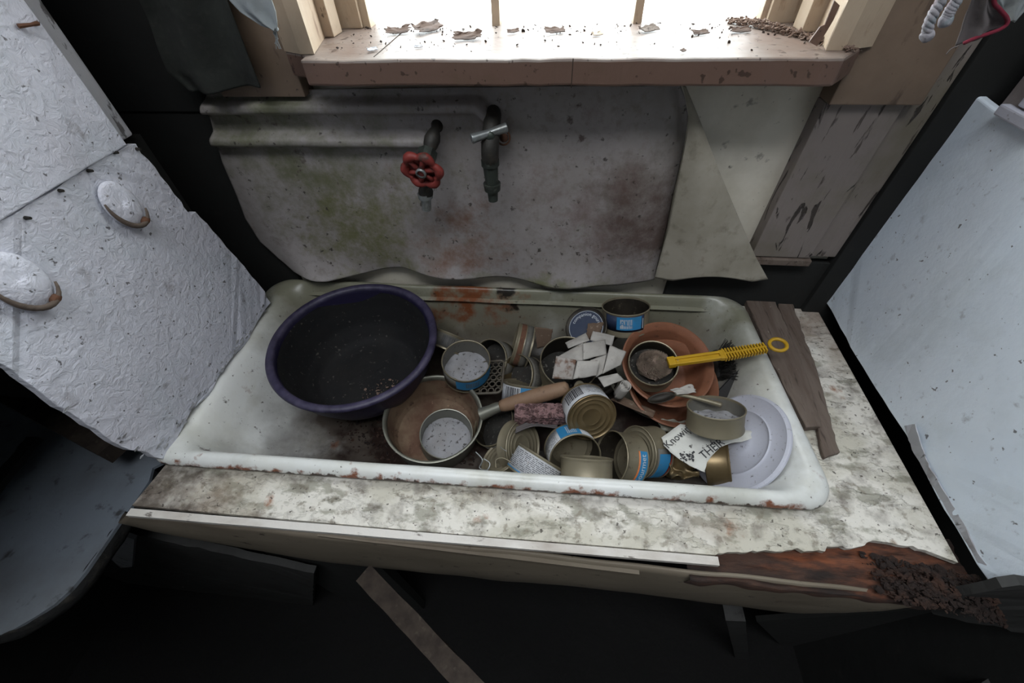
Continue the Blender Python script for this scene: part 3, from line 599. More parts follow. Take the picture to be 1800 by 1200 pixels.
# wood strips lying on the counter between sink and right cupboard
def plank(name, pts, th, label, cat, seed, group=None, mat='oldwood'):
    base = Vector(pts[0]); bm = bmesh.new()
    slab(bm, [p - base for p in ragged(pts, .01, .0012, seed, 60, True, (1, 1, 0))], (0, 0, -th))
    o = obj(name, bm, M[mat]); o.location = base
    b_ = o.modifiers.new('bevel', 'BEVEL'); b_.width = .001; b_.limit_method = 'ANGLE'
    return tag(o, label, cat, group)
plank('wooden_strip', [at_z(u, v, CZ + .013) for u, v in ((1300, 500), (1350, 497), (1412, 640), (1445, 748), (1418, 752), (1360, 640))], .012, 'shorter grey-brown wooden strip lying right beside the sink edge', 'wooden strip', 3, 'wooden strips beside the sink')
plank('wooden_strip', [at_z(u, v, CZ + .009) for u, v in ((1362, 520), (1388, 520), (1437, 650), (1477, 796), (1450, 804), (1425, 700))], .008, 'longer narrow grey-brown wooden strip between sink and right cupboard', 'wooden strip', 4, 'wooden strips beside the sink')

# ------------------------------------------------------------------ wall sheet over the pipes
BY = .640
def segd(p, a, b):
    ab = b - a; t = max(0, min(1, (p - a).dot(ab) / ab.dot(ab))); return (p - (a + ab * t)).length
V2 = lambda x, z: Vector((x, z))
def xz(u, v, y=BY): p = at_y(u, v, y); return V2(p.x, p.z)
pipeA = [xz(330, 186), xz(840, 184), xz(872, 215)]
pipeB = [xz(330, 243), xz(745, 246)]
Ltop = [(362, 160), (366, 190), (378, 235), (392, 285), (415, 340), (432, 385), (458, 425), (490, 452), (522, 474)]
Rtop = [(1196, 148), (1206, 175), (1212, 210), (1206, 250), (1196, 300), (1184, 350), (1174, 400), (1162, 445), (1150, 484)]
botY = [(522, 474), (545, 482), (575, 478), (610, 468), (660, 475), (720, 482), (800, 486), (900, 490), (1000, 490), (1080, 487), (1150, 482)]
def pc(P, t): x = t * (len(P) - 1); i = min(int(x), len(P) - 2); f = x - i; return (P[i][0] * (1 - f) + P[i + 1][0] * f, P[i][1] * (1 - f) + P[i + 1][1] * f)
ws = empty('wall_sheet', (-.2, BY, .17), 'mildewed wall sheet moulded over two pipes behind the taps, its right edge torn away', 'wall sheet')
def sheet(u, v):
    l = pc(Ltop, v); r = pc(Rtop, v); b = pc(botY, u); x = l[0] * (1 - u) + r[0] * u
    ylin = (l[1] * (1 - u) + r[1] * u); y = ylin + (b[1] - 478) * v ** 4
    p = at_y(x, y, BY); q = V2(p.x, p.z); d = .0
    da = min(segd(q, a, b) for a, b in zip(pipeA, pipeA[1:])); db = segd(q, pipeB[0], pipeB[1])
    d += .019 * math.exp(-(da / .0098) ** 4) + .016 * math.exp(-(db / .0100) ** 4)
    d += .012 * math.exp(-((u - .90) / .07) ** 2) * (.3 + v) - .010 * max(0, (u - .95) / .05) ** 2     # swells, then turns back at the torn edge
    d += .010 * math.exp(-((u - .06) / .05) ** 2) * v + .012 * v ** 8 * (1 + math.sin(u * 19))
    d += .0025 * mnoise.noise(Vector((p.x * 8, 0, p.z * 8)))
    return Vector((p.x, BY - d, p.z)) - ws.location
bm = bmesh.new(); grid(bm, sheet, 260, 120); solid(obj('sheet', bm, M['board'], ws, True), .0022)
ws_edge = None
flL = [(1200, 150), (1210, 195), (1207, 240), (1197, 290), (1185, 350), (1172, 410), (1160, 450), (1150, 486)]
flR = [(1206, 152), (1228, 205), (1245, 250), (1264, 300), (1285, 350), (1306, 400), (1328, 450), (1349, 488)]
def flap(u, v):
    l = pc(flL, v); r = pc(flR, v); x = l[0] * (1 - u) + r[0] * u; y = l[1] * (1 - u) + r[1] * u
    y -= 14 * v ** 10 * math.sin(math.pi * min(1, max(0, (u - .15) / .7)))
    p = at_y(x, y, BY - .012); p.y -= .018 * v * math.sin(math.pi * u) + .004 * v
    return p - ws.location
bm = bmesh.new(); grid(bm, flap, 40, 80); solid(obj('folded_flap', bm, M['boardback'], ws, True), .002)

pi = math.pi
# ------------------------------------------------------------------ taps
def place(o, c): o.location = c; return o
def bib(name, c, label, parts_fn):
    e = empty(name, c, label, 'tap', 'taps on the wall sheet'); parts_fn(e); return e
def red_tap(e):
    inlet = at_y(765, 228, .628) - e.location; body = at_y(752, 275, .60) - e.location; hub = at_y(742, 300, .572) - e.location
    sp = at_y(748, 345, .597) - e.location; tip = at_y(750, 368, .597) - e.location
    bm = bmesh.new(); tube(bm, smooth_line([inlet + Vector((0, .02, .0)), inlet, body, body.lerp(sp, .5), sp], 5), [.009 + .003 * math.sin(i * 1.1) for i in range(21)], 14); obj('body', bm, M['blackmetal'], e, True)
    bm = bmesh.new(); tube(bm, [body + Vector((0, .004, .004)), body.lerp(hub, .6)], [.015, .013], 8); obj('packing_nut', bm, M['brass'], e)
    bm = bmesh.new(); tube(bm, [sp + Vector((0, 0, .006)), sp + Vector((0, 0, -.002)), sp + Vector((0, 0, -.003)), tip], [.012, .012, .0085, .0078], 14); obj('spout', bm, M['chrome'], e, True, 40)
    # lobed wheel
    ax = (hub - body).normalized(); wm = frame(hub, ax)
    bm = bmesh.new(); n, k = 96, 12
    def fn(u, v):
        a = 2 * math.pi * u; b = 2 * math.pi * v; R = .0225 + .004 * abs(math.cos(3 * a)) ** .6; r = .0060 + .0012 * math.cos(6 * a)
        return wm @ Vector(((R + r * math.cos(b)) * math.cos(a), (R + r * math.cos(b)) * math.sin(a), r * math.sin(b)))
    V = grid(bm, fn, n, k, True); bmesh.ops.remove_doubles(bm, verts=bm.verts, dist=1e-6)
    for i in range(6):
        a = math.pi / 3 * i + .2; tube(bm, [wm @ Vector((.006 * math.cos(a), .006 * math.sin(a), .001)), wm @ Vector((.022 * math.cos(a), .022 * math.sin(a), 0))], .0042, 8)
    grid(bm, lambda u, v: wm @ Vector(((.006 + .017 * v) * math.cos(2 * pi * u), (.006 + .017 * v) * math.sin(2 * pi * u), -.002 + .0015 * math.cos(12 * pi * u))), 60, 4, True)
    lb = bmesh.new(); obj('wheel_handle', bm, M['red'], e, True)
    lb.free()
    bm = bmesh.new(); lathe(bm, [(0, .006), (.004, .006), (.0075, .004), (.009, .0), (.009, -.006), (0, -.006)], 20); h = obj('hub', bm, M['red'], e, True); h.matrix_local = wm
    bm = bmesh.new(); lathe(bm, [(.0055, .0075), (.008, .0075), (.008, .003), (.0055, .003), (.0055, .0075)], 20); h = obj('hub_ring', bm, M['chrome'], h, True)
bib('gate_valve_tap', at_y(760, 260, .61), 'blackened tap with chipped red lobed wheel handle, left of the two on the wall', red_tap)
def t_tap(e):
    top = at_y(861, 238, .598) - e.location; tip = at_y(867, 352, .598) - e.location; mid = at_y(862, 290, .598) - e.location; low_ = at_y(865, 325, .598) - e.location
    bm = bmesh.new(); wallp = at_y(866, 205, .63) - e.location
    tube(bm, smooth_line([wallp + Vector((0, .02, 0)), wallp, top.lerp(mid, .35), mid], 5), [.008, .009, .01, .011, .012, .0125, .0125, .0125, .013, .013, .013, .013, .013, .0125, .012, .012], 14); obj('body', bm, M['blackmetal'], e, True)
    bm = bmesh.new(); tube(bm, [mid + Vector((0, 0, .008)), mid, mid + Vector((0, 0, -.0015)), low_], [.0135, .0135, .0115, .0098], 16); obj('collar', bm, M['brass'], e, True, 40)
    bm = bmesh.new(); tube(bm, [low_ + Vector((0, 0, .003)), low_ + Vector((0, 0, -.008)), low_ + Vector((0, 0, -.0085)), tip], [.0135, .0125, .0085, .0075], 16); obj('spout', bm, M['brass'], e, True, 40)
    bm = bmesh.new(); tube(bm, [top + Vector((0, 0, -.014)), top + Vector((0, 0, .004))], [.0075, .0065], 12); bmesh.ops.create_uvsphere(bm, u_segments=12, v_segments=8, radius=.008, matrix=Matrix.Translation(top)); obj('stem', bm, M['brass'], e, True)
    a = at_y(829, 244, .585) - e.location; b = at_y(890, 224, .61) - e.location
    bm = bmesh.new(); tube(bm, smooth_line([a, a.lerp(b, .12), a.lerp(b, .35), a.lerp(b, .5), a.lerp(b, .65), a.lerp(b, .88), b], 4), [.0052 + .0016 * abs(math.cos(math.pi * i / 24)) ** 2 for i in range(25)], 12); obj('cross_handle', bm, M['chrome'], e, True)
    ring = at_y(885, 242, .625) - e.location; fm = frame(ring, (0, -1, .4))
    bm = bmesh.new(); tube(bm, [fm @ Vector((.0095 * math.cos(t), .0095 * math.sin(t), 0)) for t in [math.pi * i / 12 for i in range(24)]], .0014, 6, True); tube(bm, [fm @ Vector((0, 0, -.012)), fm @ Vector((0, 0, .001))], .006, 10); obj('wall_stub', bm, M['rust'], e, True)
bib('cross_handle_tap', at_y(862, 280, .60), 'dark tap with chrome cross handle, right of the two on the wall', t_tap)

# ------------------------------------------------------------------ tins
def can_mesh(R, H, th=.0007, beads=0, closed=False):
    bm = bmesh.new()
    P = [(0, -H + .002), (R - .006, -H + .002), (R - .003, -H + .0008), (R - .0018, -H), (R, -H + .0008), (R, -H + .003), (R - .0012, -H + .005)]
    nb = beads
    for i in range(nb):
        z0 = -H + .010 + (H - .020) * (i + .5) / nb
        P += [(R - .0012, z0 - .002), (R - .002, z0), (R - .0012, z0 + .002)]
    P += [(R - .0012, -.005), (R - .0006, -.0032), (R, -.0024), (R + .0002, -.0008), (R - .0006, 0), (R - .0018, -.0004)]
    if closed:
        P += [(R - .003, -.003), (R - .006, -.0034), (R - .0085, -.0018), (R - .011, -.0034), (R - .014, -.0036), (R - .016, -.0028), (R - .018, -.004), (R - .024, -.004), (R - .0255, -.0033), (R - .027, -.0042), (0, -.0042)]
        if False: pass
    else:
        P += [(R - .0022, -.003), (R - .0021, -H + .004), (R - .004, -H + .0035), (R - .010, -H + .0035), (R - .0115, -H + .0045), (R - .013, -H + .0035), (0, -H + .0035)]
    return lathe(bm, P, 56)
def patch(bm, R, a0, a1, z0, z1, off=.0003):
    n = max(2, int(abs(a1 - a0) / .07) + 1)
    V = [(bm.verts.new(((R + off) * math.cos(a0 + (a1 - a0) * i / n), (R + off) * math.sin(a0 + (a1 - a0) * i / n), z0)), bm.verts.new(((R + off) * math.cos(a0 + (a1 - a0) * i / n), (R + off) * math.sin(a0 + (a1 - a0) * i / n), z1))) for i in range(n + 1)]
    for (a, b), (c, d) in zip(V, V[1:]): bm.faces.new((a, c, d, b))
def can(label, pos, N, R=.042, H=.042, spin=0, mat='tin', beads=0, closed=False, inside='tin_in', residue='dust', res_h=.004, prints=(), name='tin_can', cat='tin can'):
    """prints: (kind, a0, a1, z0, z1, material[, text]) wrapped on the side; pos is the centre of the upper rim, N its axis"""
    e = empty(name, pos, label, cat, 'old food tins heaped in the sink', quat(N, spin))
    obj('can_body', can_mesh(R, H, beads=beads, closed=closed), M[mat], e, True, 50)
    if not closed:
        bm = bmesh.new(); lathe(bm, [(R - .0024, -.0035), (R - .0024, -H + .0045)], 48); obj('lining', bm, M[inside], e, True)
        if residue:
            bm = bmesh.new(); rr = R - .0026; k = 12
            def fn(u, v):
                a = 2 * math.pi * u; r = rr * v
                return Vector((r * math.cos(a), r * math.sin(a), -H + .0042 + res_h * (.5 + .5 * mnoise.noise(Vector((r * math.cos(a) * 60, r * math.sin(a) * 60, pos[0] * 30)))) + res_h * .3 * (1 - v)))
            grid(bm, fn, 48, k, True); bmesh.ops.remove_doubles(bm, verts=bm.verts, dist=1e-6); obj('residue', bm, M[residue], e, True)
    lq = quat(N).inverted() @ (CAM - Vector(pos)); ac = math.atan2(lq.y, lq.x) - spin; lab = None
    for p in prints:
        kind, a0, a1, z0, z1, m = p[:6]; a0 += ac; a1 += ac
        if kind == 'label':
            bm = bmesh.new(); patch(bm, R - .0012, a0, a1, z0, z1, .0004); lab = solid(obj('label', bm, M[m], e, True), .0002, 1)
        elif kind == 'block':
            bm = bmesh.new(); patch(bm, R - .0012, a0, a1, z0, z1, .0009); obj('printed_block', bm, M[m], lab or e, True)
        elif kind == 'barcode':
            bm = bmesh.new(); a = a0; rr = random.Random(int(a0 * 100) + 5)
            while a < a1: w_ = .018 + .035 * rr.random(); patch(bm, R - .0012, a, min(a + w_, a1), z0, z1, .0012); a += w_ + .016 + .03 * rr.random()
            obj('barcode', bm, M[m], lab or e)
        elif kind == 'lines':
            bm = bmesh.new(); n = p[6]; rr = random.Random(int(z0 * 1e4) + int(a0 * 10))
            for i in range(n):
                zc = z0 + (z1 - z0) * (i + .5) / n; a = a0
                while a < a1:
                    w_ = .03 + .22 * rr.random() ** 2; patch(bm, R - .0012, a, min(a + w_, a1), zc - .0004, zc + .0004, .0012); a += w_ + .02 + .05 * rr.random()
            obj('small_print', bm, M[m], lab or e)
        elif kind == 'text':
            bm = bmesh.new(); s = p[6]; size = z1 - z0; am = (a0 + a1) / 2; zm = (z0 + z1) / 2; rot = p[7] if len(p) > 7 else 0
            def fn(x, y):
                if rot: x, y = -y, x
                a = am + x / R; return Vector(((R + .0004) * math.cos(a), (R + .0004) * math.sin(a), zm + y))
            add_text(bm, s, size, fn); obj('lettering', bm, M[m], lab or e)
    return e
V3 = Vector
pi = math.pi
# label angles are counted from the side the photograph sees
can('clean grey tin standing inside the saucepan, pale dust in its bottom', V3((-.1716, .347, -.0905)), (.16, -.116, .973), .0465, .040, mat='alu', inside='alu', beads=0, residue='dust')
can('open tin with grey dust and dirty blue side, behind the saucepan', V3((-.1521, .4675, -.0335)), (.095, -.128, .987), .045, .046, mat='tin', residue='dust', res_h=.010,
    prints=[('label', -1.6, 1.9, -.040, -.006, 'label_g'), ('block', -.5, 1.7, -.034, -.006, 'label_b'), ('block', -.1, .5, -.028, -.012, 'label_g')])
can('tin with bright blue and white printed label in the back right of the sink', V3((.135, .575, .022)), (-.10, .33, .93), .0435, .046, mat='tin_olive', inside='tin_dark', residue='dust_dark',
    prints=[('label', -.9, .85, -.034, -.004, 'label_db'), ('block', -.35, .70, -.030, -.005, 'label_b'), ('block', -.20, .30, -.027, -.009, 'label_w'), ('text', -.2, .3, -.024, -.010, 'label_b', 'ALL'), ('block', .76, .80, -.030, -.010, 'ink_w')])
can('dark rimmed tin holding a matted brush head, standing inside the terracotta bowl', V3((.1876, .4911, -.0364)) * .93 + CAM * .07, (-.083, -.30, .95), .0408, .036, mat='tin', inside='tin_dark', residue='dust_dark')
can('wide dark open tin half covered by white folded sachets', V3((.0365, .4732, -.027)), (.117, -.194, .974), .053, .06, mat='tin', inside='tin_dark', residue='dust_dark')
can('plain olive-grey tin standing on the printed paper', V3((.2555, .3726, .010)), (-.10, .50, .84), .0412, .034, mat='tin_olive', residue='dust', res_h=.012)
can('tin with barcode label turned over to show its gold bottom, beside the pink sponge', V3((.0787, .3818, -.063)) * .93 + CAM * .07, (.249, -.80, .42), .0405, .044, mat='tin_gold', closed=True,
    prints=[('label', -3.14, 3.14, -.041, -.005, 'label_w'), ('barcode', -.25, .55, -.036, -.012, 'ink'), ('barcode', .95, 1.3, -.030, -.010, 'ink'), ('lines', -1.2, -.4, -.036, -.012, 'ink', 6)])
can('tipped tin with barcode under the saucepan handle, full of dark residue', at_z(866, 744, -.100), (-.5187, -.0841, .8508), .043, .034, mat='tin', inside='tin_dark', residue='dust_dark', res_h=.006,
    prints=[('label', -3.14, 3.14, -.030, -.006, 'label_g'), ('barcode', -.2, .4, -.028, -.008, 'ink'), ('lines', .6, 1.5, -.028, -.008, 'ink', 5)])
can('tin with barcode label wedged between the purple bowl and the grey dusty tin', at_z(794, 588, -.056), (.30, .78, .52), .037, .034, mat='tin', closed=True,
    prints=[('label', -3.14, 3.14, -.030, -.005, 'label_g'), ('barcode', -.4, .3, -.027, -.008, 'ink'), ('lines', .4, .9, -.028, -.008, 'ink', 6)])
can('tin with worn grey label leaning behind the plastic soap rack', at_z(858, 634, -.080), (-.50, -.50, .71), .044, .040, mat='tin_olive', inside='tin_dark', residue='dust_dark', spin=.5,
    prints=[('label', -3.14, 3.14, -.036, -.006, 'label_g'), ('block', 1.9, 2.5, -.030, -.012, 'label_w')])
can('rusty brown streaked tin lying on its side at the back of the sink', at_z(903, 603, -.052), (-.97, .05, .24), .042, .034, mat='tin_olive', closed=True,
    prints=[('label', -3.14, 3.14, -.030, -.018, 'label_g'), ('block', -3.14, 3.14, -.016, -.007, 'rust')])
can('tipped tin with dark greenish opening, behind the blue-labelled tin', at_z(906, 660, -.062), (-.62, -.42, .66), .041, .036, mat='tin', inside='tin_gold', residue='dust_dark', spin=1.2,
    prints=[('label', -3.14, 3.14, -.032, -.006, 'label_g'), ('lines', -3.14, 3.14, -.028, -.010, 'ink', 6)])
can('tin with blue and white label and fine bars, behind the wooden pan handle', at_z(925, 672, -.070), (0.05, .70, .70), .043, .040, mat='tin', closed=True,
    prints=[('label', -3.14, 3.14, -.038, -.004, 'label_w'), ('barcode', -.95, -.25, -.036, -.006, 'ink'), ('block', -.2, .35, -.038, -.004, 'label_b'), ('block', .45, 1.2, -.030, -.008, 'label_b')])
can('tin with white text label lying behind the sink rim, left of the beige tin', at_z(952, 802, -.045), (.45, .80, .40), .040, .040, mat='tin', closed=True,
    prints=[('label', -3.14, 3.14, -.037, -.004, 'label_w'), ('lines', -1.3, 1.2, -.033, -.006, 'ink', 11), ('block', -1.5, 1.5, -.0375, -.035, 'label_b')])
can('tipped tin with blue square on its white label and open end towards the sink rim', at_z(1012, 806, -.058), (.25, -.80, .54), .042, .040, mat='tin', inside='tin_dark', residue=None, spin=0,
    prints=[('label', -3.14, 3.14, -.036, -.004, 'label_w'), ('block', -.4, .5, -.0395, -.0365, 'label_o'), ('lines', .25, 1.35, -.033, -.006, 'ink', 9), ('block', -.75, .12, -.036, -.004, 'label_b'), ('block', -.62, -.22, -.031, -.009, 'label_w'), ('lines', -.58, -.26, -.029, -.011, 'label_b', 4)])
can('plain beige upturned tin against the front rim of the sink', at_z(1031, 803, -.030), (-.02, .86, .52), .0395, .040, mat='tin_olive', closed=True)
can('open tin lying on its side against the front rim with blue and orange lettered label', at_z(1073, 803, -.062), (-.84, -.18, .42), .042, .042, mat='tin', beads=0, inside='tin_dark', residue=None, spin=0,
    prints=[('label', -1.2, .35, -.039, -.022, 'label_o'), ('block', -1.2, .35, -.039, -.025, 'label_b'), ('text', -.9, .2, -.037, -.024, 'ink_w', 'Gourmet')])
can('tin lying end to end with the lettered tin, torn blue label, right of it', at_z(1118, 794, -.072), (-.80, -.30, .42), .042, .040, mat='tin_olive', closed=True,
    prints=[('label', -1.3, .1, -.036, -.006, 'label_g'), ('block', -1.3, -.1, -.032, -.009, 'label_b'), ('block', -1.2, -.1, -.036, -.033, 'red')])
can('golden tin on its side below the printed paper beside the white lid', at_z(1283, 812, -.085), (.92, -.12, .36), .040, .036, mat='tin_gold', closed=True)
can('flat-faced tin on edge in front of the pink sponge', at_z(921, 785, -.075), (.80, -.25, .54), .044, .022, mat='tin_olive', closed=True)
can('dull tin on edge in the heap right of the saucepan, below the barcode tin', at_z(880, 800, -.090), (-.55, .25, .80), .040, .036, mat='tin_olive', closed=True)
can('squashed tin on edge between the terracotta bowl and the torn-label tins', at_z(1190, 790, -.105), (.3, .2, .93), .040, .030, mat='tin_gold', closed=True)
can('small buried tin under the white folded sachets', at_z(1050, 660, -.10), (.1, -.3, .94), .041, .036, mat='tin_dark', closed=True)
# lettered dark lid
e = empty('metal_lid', at_z(1030, 575, -.010), 'dark blue round lid with curved white lettering near the back of the sink', 'lid', None, quat((-.35, -.42, .84)))
bm = bmesh.new(); lathe(bm, [(0, 0), (.034, 0), (.036, .001), (.038, .0025), (.0395, .002), (.0395, -.002), (.037, -.003), (0, -.0015)], 48); obj('disc', bm, M['tin_dark'], e, True, 40)
bm = bmesh.new(); lathe(bm, [(0, .0006), (.033, .0006)], 48); lb = obj('printed_face', bm, M['label_db'], e)
bm = bmesh.new()
def arc(x, y):
    a = 1.9 - x / .0255; r = .0255 + y; return Vector((r * math.cos(a), r * math.sin(a), .001))
add_text(bm, 'companion gourmet', .0095, arc); obj('lettering', bm, M['ink_w'], lb)
bm = bmesh.new(); lathe(bm, [(.0315, .0009), (.0322, .0009)], 48); obj('line_ring', bm, M['ink_w'], lb)

# ------------------------------------------------------------------ purple bowl
e = empty('washing_up_bowl', (-.357, .470, 0.002), 'large dark purple plastic bowl at the left end of the sink', 'bowl', None, quat((.02, -.03, 1)))
bm = bmesh.new(); Rb = .150
prof = [(.0, -.118), (.085, -.118), (.095, -.114), (.115, -.092), (.132, -.055), (.140, -.020), (.142, -.006), (.148, -.005), (.151, -.007), (.1525, -.003), (.150, .0015), (.143, .002), (.139, .0), (.1365, -.008), (.131, -.040), (.118, -.080), (.098, -.108), (.085, -.1145), (0, -.1145)]
lathe(bm, prof, 96, .0012); obj('bowl_shell', bm, M['bowl'], e, True)
bm = bmesh.new()
def fl(u, v):
    a = 2 * pi * u; prf = [(0, -.1125), (.085, -.1125), (.097, -.106), (.1165, -.079), (.1295, -.040), (.1358, -.010)]
    x = v * 5; i = min(4, int(x)); f = x - i; r = prf[i][0] * (1 - f) + prf[i + 1][0] * f; z = prf[i][1] * (1 - f) + prf[i + 1][1] * f
    return Vector((r * math.cos(a), r * math.sin(a), z + .0006 * mnoise.noise(Vector((a * 3, r * 40, 0)))))
grid(bm, fl, 96, 21, True); bmesh.ops.remove_doubles(bm, verts=bm.verts, dist=1e-6); obj('dark_film', bm, M['bowl_in'], e, True)
crumbs('bowl_crumbs', 130, lambda r: (lambda a, q: (-.31 + q * .05 * math.cos(a), .432 + q * .035 * math.sin(a), -.108))(r.random() * 6.28, r.random() ** .5), .0006, .0028, 'rubble', None, .5, 5, 'scattered crumbs and a paint flake on the bottom of the purple bowl', 'crumbs')

# ------------------------------------------------------------------ saucepan
pn = V3((-.197, .3683, -.0718)); pq = quat((.085, -.0335, .994))
e = empty('saucepan', pn, 'aluminium saucepan with worn wooden handle and rusty crust inside', 'saucepan', None, pq)
bm = bmesh.new(); Rp = .086
lathe(bm, [(0, -.068), (.066, -.068), (.072, -.066), (.077, -.058), (.083, -.01), (.0835, -.004), (.0865, -.0025), (.0872, 0), (.0855, .0008), (.0825, -.001), (.0815, -.006), (.0755, -.056), (.070, -.064), (.064, -.0655), (0, -.0655)], 80); obj('pan_body', bm, M['alu'], e, True, 60)
bm = bmesh.new()
def cr(u, v):
    a = 2 * pi * u; prf = [(0, -.0635), (.062, -.0635), (.070, -.060), (.0752, -.050), (.0803, -.008)]
    x = v * 4; i = min(3, int(x)); f = x - i; r = prf[i][0] * (1 - f) + prf[i + 1][0] * f; z = prf[i][1] * (1 - f) + prf[i + 1][1] * f
    return Vector((r * math.cos(a), r * math.sin(a), z + (.0035 * max(0, mnoise.noise(Vector((r * math.cos(a) * 40, r * math.sin(a) * 40, 0)))) if v < .5 else 0)))
grid(bm, cr, 80, 25, True); bmesh.ops.remove_doubles(bm, verts=bm.verts, dist=1e-6); obj('crust', bm, M['panin'], e, True)
inv = (Matrix.Translation(pn) @ pq.to_matrix().to_4x4()).inverted()
h0 = inv @ at_z(846, 728, -.078); h1 = inv @ at_z(880, 714, -.062); h2 = inv @ at_z(1000, 680, -.022); h3 = inv @ at_z(1034, 686, -.020)
bm = bmesh.new(); tube(bm, [h0, h0.lerp(h1, .3), h1], [.012, .0105, .0085], 20); obj('ferrule', bm, M['alu'], e, True, 60)
bm = bmesh.new(); d = h2 - h1; tube(bm, [h1 + d * t for t in (-.01, .0, .06, .2, .45, .7, .88, .97, 1)], [.006, .0095, .0115, .0125, .0135, .0138, .0125, .011, .006], 20); obj('grip', bm, M['handle'], e, True)
bm = bmesh.new(); fm = frame((h2 + h3) / 2 + d * .02, (0.05, -.5, .8)); tube(bm, [fm @ Vector((.0105 * math.cos(t), .0085 * math.sin(t), 0)) for t in [pi * i / 12 for i in range(24)]], .0036, 10, True); obj('hanging_ring', bm, M['tin_olive'], e, True)

# ------------------------------------------------------------------ terracotta bowls, plate, spoon, brush
def bowl(label, pos, N, R, D, mat='terra', name='plastic_bowl'):
    e = empty(name, pos, label, 'bowl', None, quat(N)); bm = bmesh.new()
    lathe(bm, [(0, -D), (R * .66, -D), (R * .72, -D + .003), (R * .82, -D * .45), (R * .87, -.010), (R * .97, -.004), (R, -.003), (R * 1.005, 0), (R * .97, .0012), (R * .87, -.006), (R * .84, -.012), (R * .80, -D * .45), (R * .70, -D + .006), (R * .64, -D + .003), (0, -D + .003)], 72)
    obj('bowl_shell', bm, M[mat], e, True, 60); return e
bowl('terracotta plastic bowl holding the brush tin, in the right half of the sink', V3((.2053, .4752, -.0156)), (.06, -.30, .95), .079, .066)
bowl('second terracotta bowl showing below the right edge of the upper one', V3((.219, .458, -.046)), (.10, -.30, .94), .081, .058)
e = empty('enamel_plate', at_z(1165, 652, -.108), 'dirty pale enamel plate under the terracotta bowls', 'plate', None, quat((0, -.12, 1)))
bm = bmesh.new(); Rr = .112; lathe(bm, [(0, -.012), (.070, -.012), (.082, -.008), (.090, -.002), (Rr - .003, .0035), (Rr, .0045), (Rr, .0025), (Rr - .004, .0015), (.090, -.004), (.082, -.0105), (.070, -.0145), (0, -.0145)], 80); obj('dish', bm, M['plate'], e, True, 50)
# spoon
e = empty('spoon', at_z(1190, 697, -.010), 'tarnished metal spoon lying across the terracotta bowl', 'spoon')
a = at_z(1140, 704, -.024) - e.location; b = at_z(1186, 693, -.012) - e.location; c = at_z(1268, 712, -.004) - e.location
bm = bmesh.new(); tube(bm, smooth_line([b, b.lerp(c, .3) + V3((0, 0, .003)), b.lerp(c, .7) + V3((0, 0, .002)), c], 5), [.0026 + .0018 * i / 15 for i in range(16)], 8); obj('handle', bm, M['tin_olive'], e, True)
bm = bmesh.new(); ax = (a - b); L_ = ax.length; ax.normalize(); sd = ax.cross(V3((0, 0, 1))).normalized()
def spn(u, v):
    t = 2 * pi * u; return b + ax * (L_ * .5 + L_ * .55 * v * math.cos(t)) + sd * (.0095 * v * math.sin(t)) + V3((0, 0, -.007 * (1 - v * v)))
grid(bm, spn, 28, 7, True); bmesh.ops.remove_doubles(bm, verts=bm.verts, dist=1e-6); solid(obj('spoon_bowl', bm, M['tin_dark'], e, True), .0012)
# dish brush with matted head
br = empty('dish_brush', at_z(1178, 636, .0), 'yellow plastic dish brush with ribbed handle reaching over the sink edge', 'brush')
p0 = at_z(1176, 637, .006); p1 = at_z(1270, 624, .020); p2 = at_z(1346, 611, .030); p3 = at_z(1361, 607, .032)
def L(p): return p - br.location
ax = (p2 - p0).normalized(); sd = V3((0, 0, 1)).cross(ax).normalized(); up = ax.cross(sd)
def obox(bm, c, ex, ey, ez, hx, hy, hz, bev=0):
    m = Matrix((ex, ey, ez)).transposed().to_4x4(); m.translation = c; box(bm, (-hx, -hy, -hz), (hx, hy, hz), bev, m)
bm = bmesh.new(); mid = (p0 + p1) / 2; hl = (p1 - p0).length / 2; a1 = (p1 - p0).normalized(); s1 = V3((0, 0, 1)).cross(a1).normalized(); u1 = a1.cross(s1)
obox(bm, L(mid) + s1 * .0055, a1, s1, u1, hl, .0025, .0035, .001); obox(bm, L(mid) - s1 * .0055, a1, s1, u1, hl, .0025, .0035, .001)
obox(bm, L(p0) + a1 * .004, a1, s1, u1, .006, .009, .005, .0015); obox(bm, L(p1), a1, s1, u1, .005, .009, .004, .0015)
obox(bm, L(mid) - u1 * .001, a1, s1, u1, hl, .0055, .0015); obj('shaft', bm, M['yellow'], br)
bm = bmesh.new(); a2 = (p2 - p1).normalized(); s2 = V3((0, 0, 1)).cross(a2).normalized(); u2 = a2.cross(s2); n = 15
obox(bm, L((p1 + p2) / 2), a2, s2, u2, (p2 - p1).length / 2, .0016, .0042)
for i in range(n):
    obox(bm, L(p1.lerp(p2, (i + .5) / n)), a2, s2, u2, .0012, .0105 - .002 * i / n, .0045, .0004)
obj('ribbed_grip', bm, M['yellow'], br)
bm = bmesh.new(); fm = frame(L(p3 + a2 * .006), u2); tube(bm, [fm @ V3((.0125 * math.cos(t), .0125 * math.sin(t), 0)) for t in [pi * i / 14 for i in range(28)]], .003, 9, True); obj('hanging_loop', bm, M['yellow'], br, True)
rr = random.Random(9); bm = bmesh.new(); hc = L(at_z(1147, 644, -.016))
bmesh.ops.create_icosphere(bm, subdivisions=3, radius=1)
for v in bm.verts: v.co = V3((v.co.x * .026, v.co.y * .026, v.co.z * .016)) + hc + mnoise.noise_vector(v.co * 3) * .005
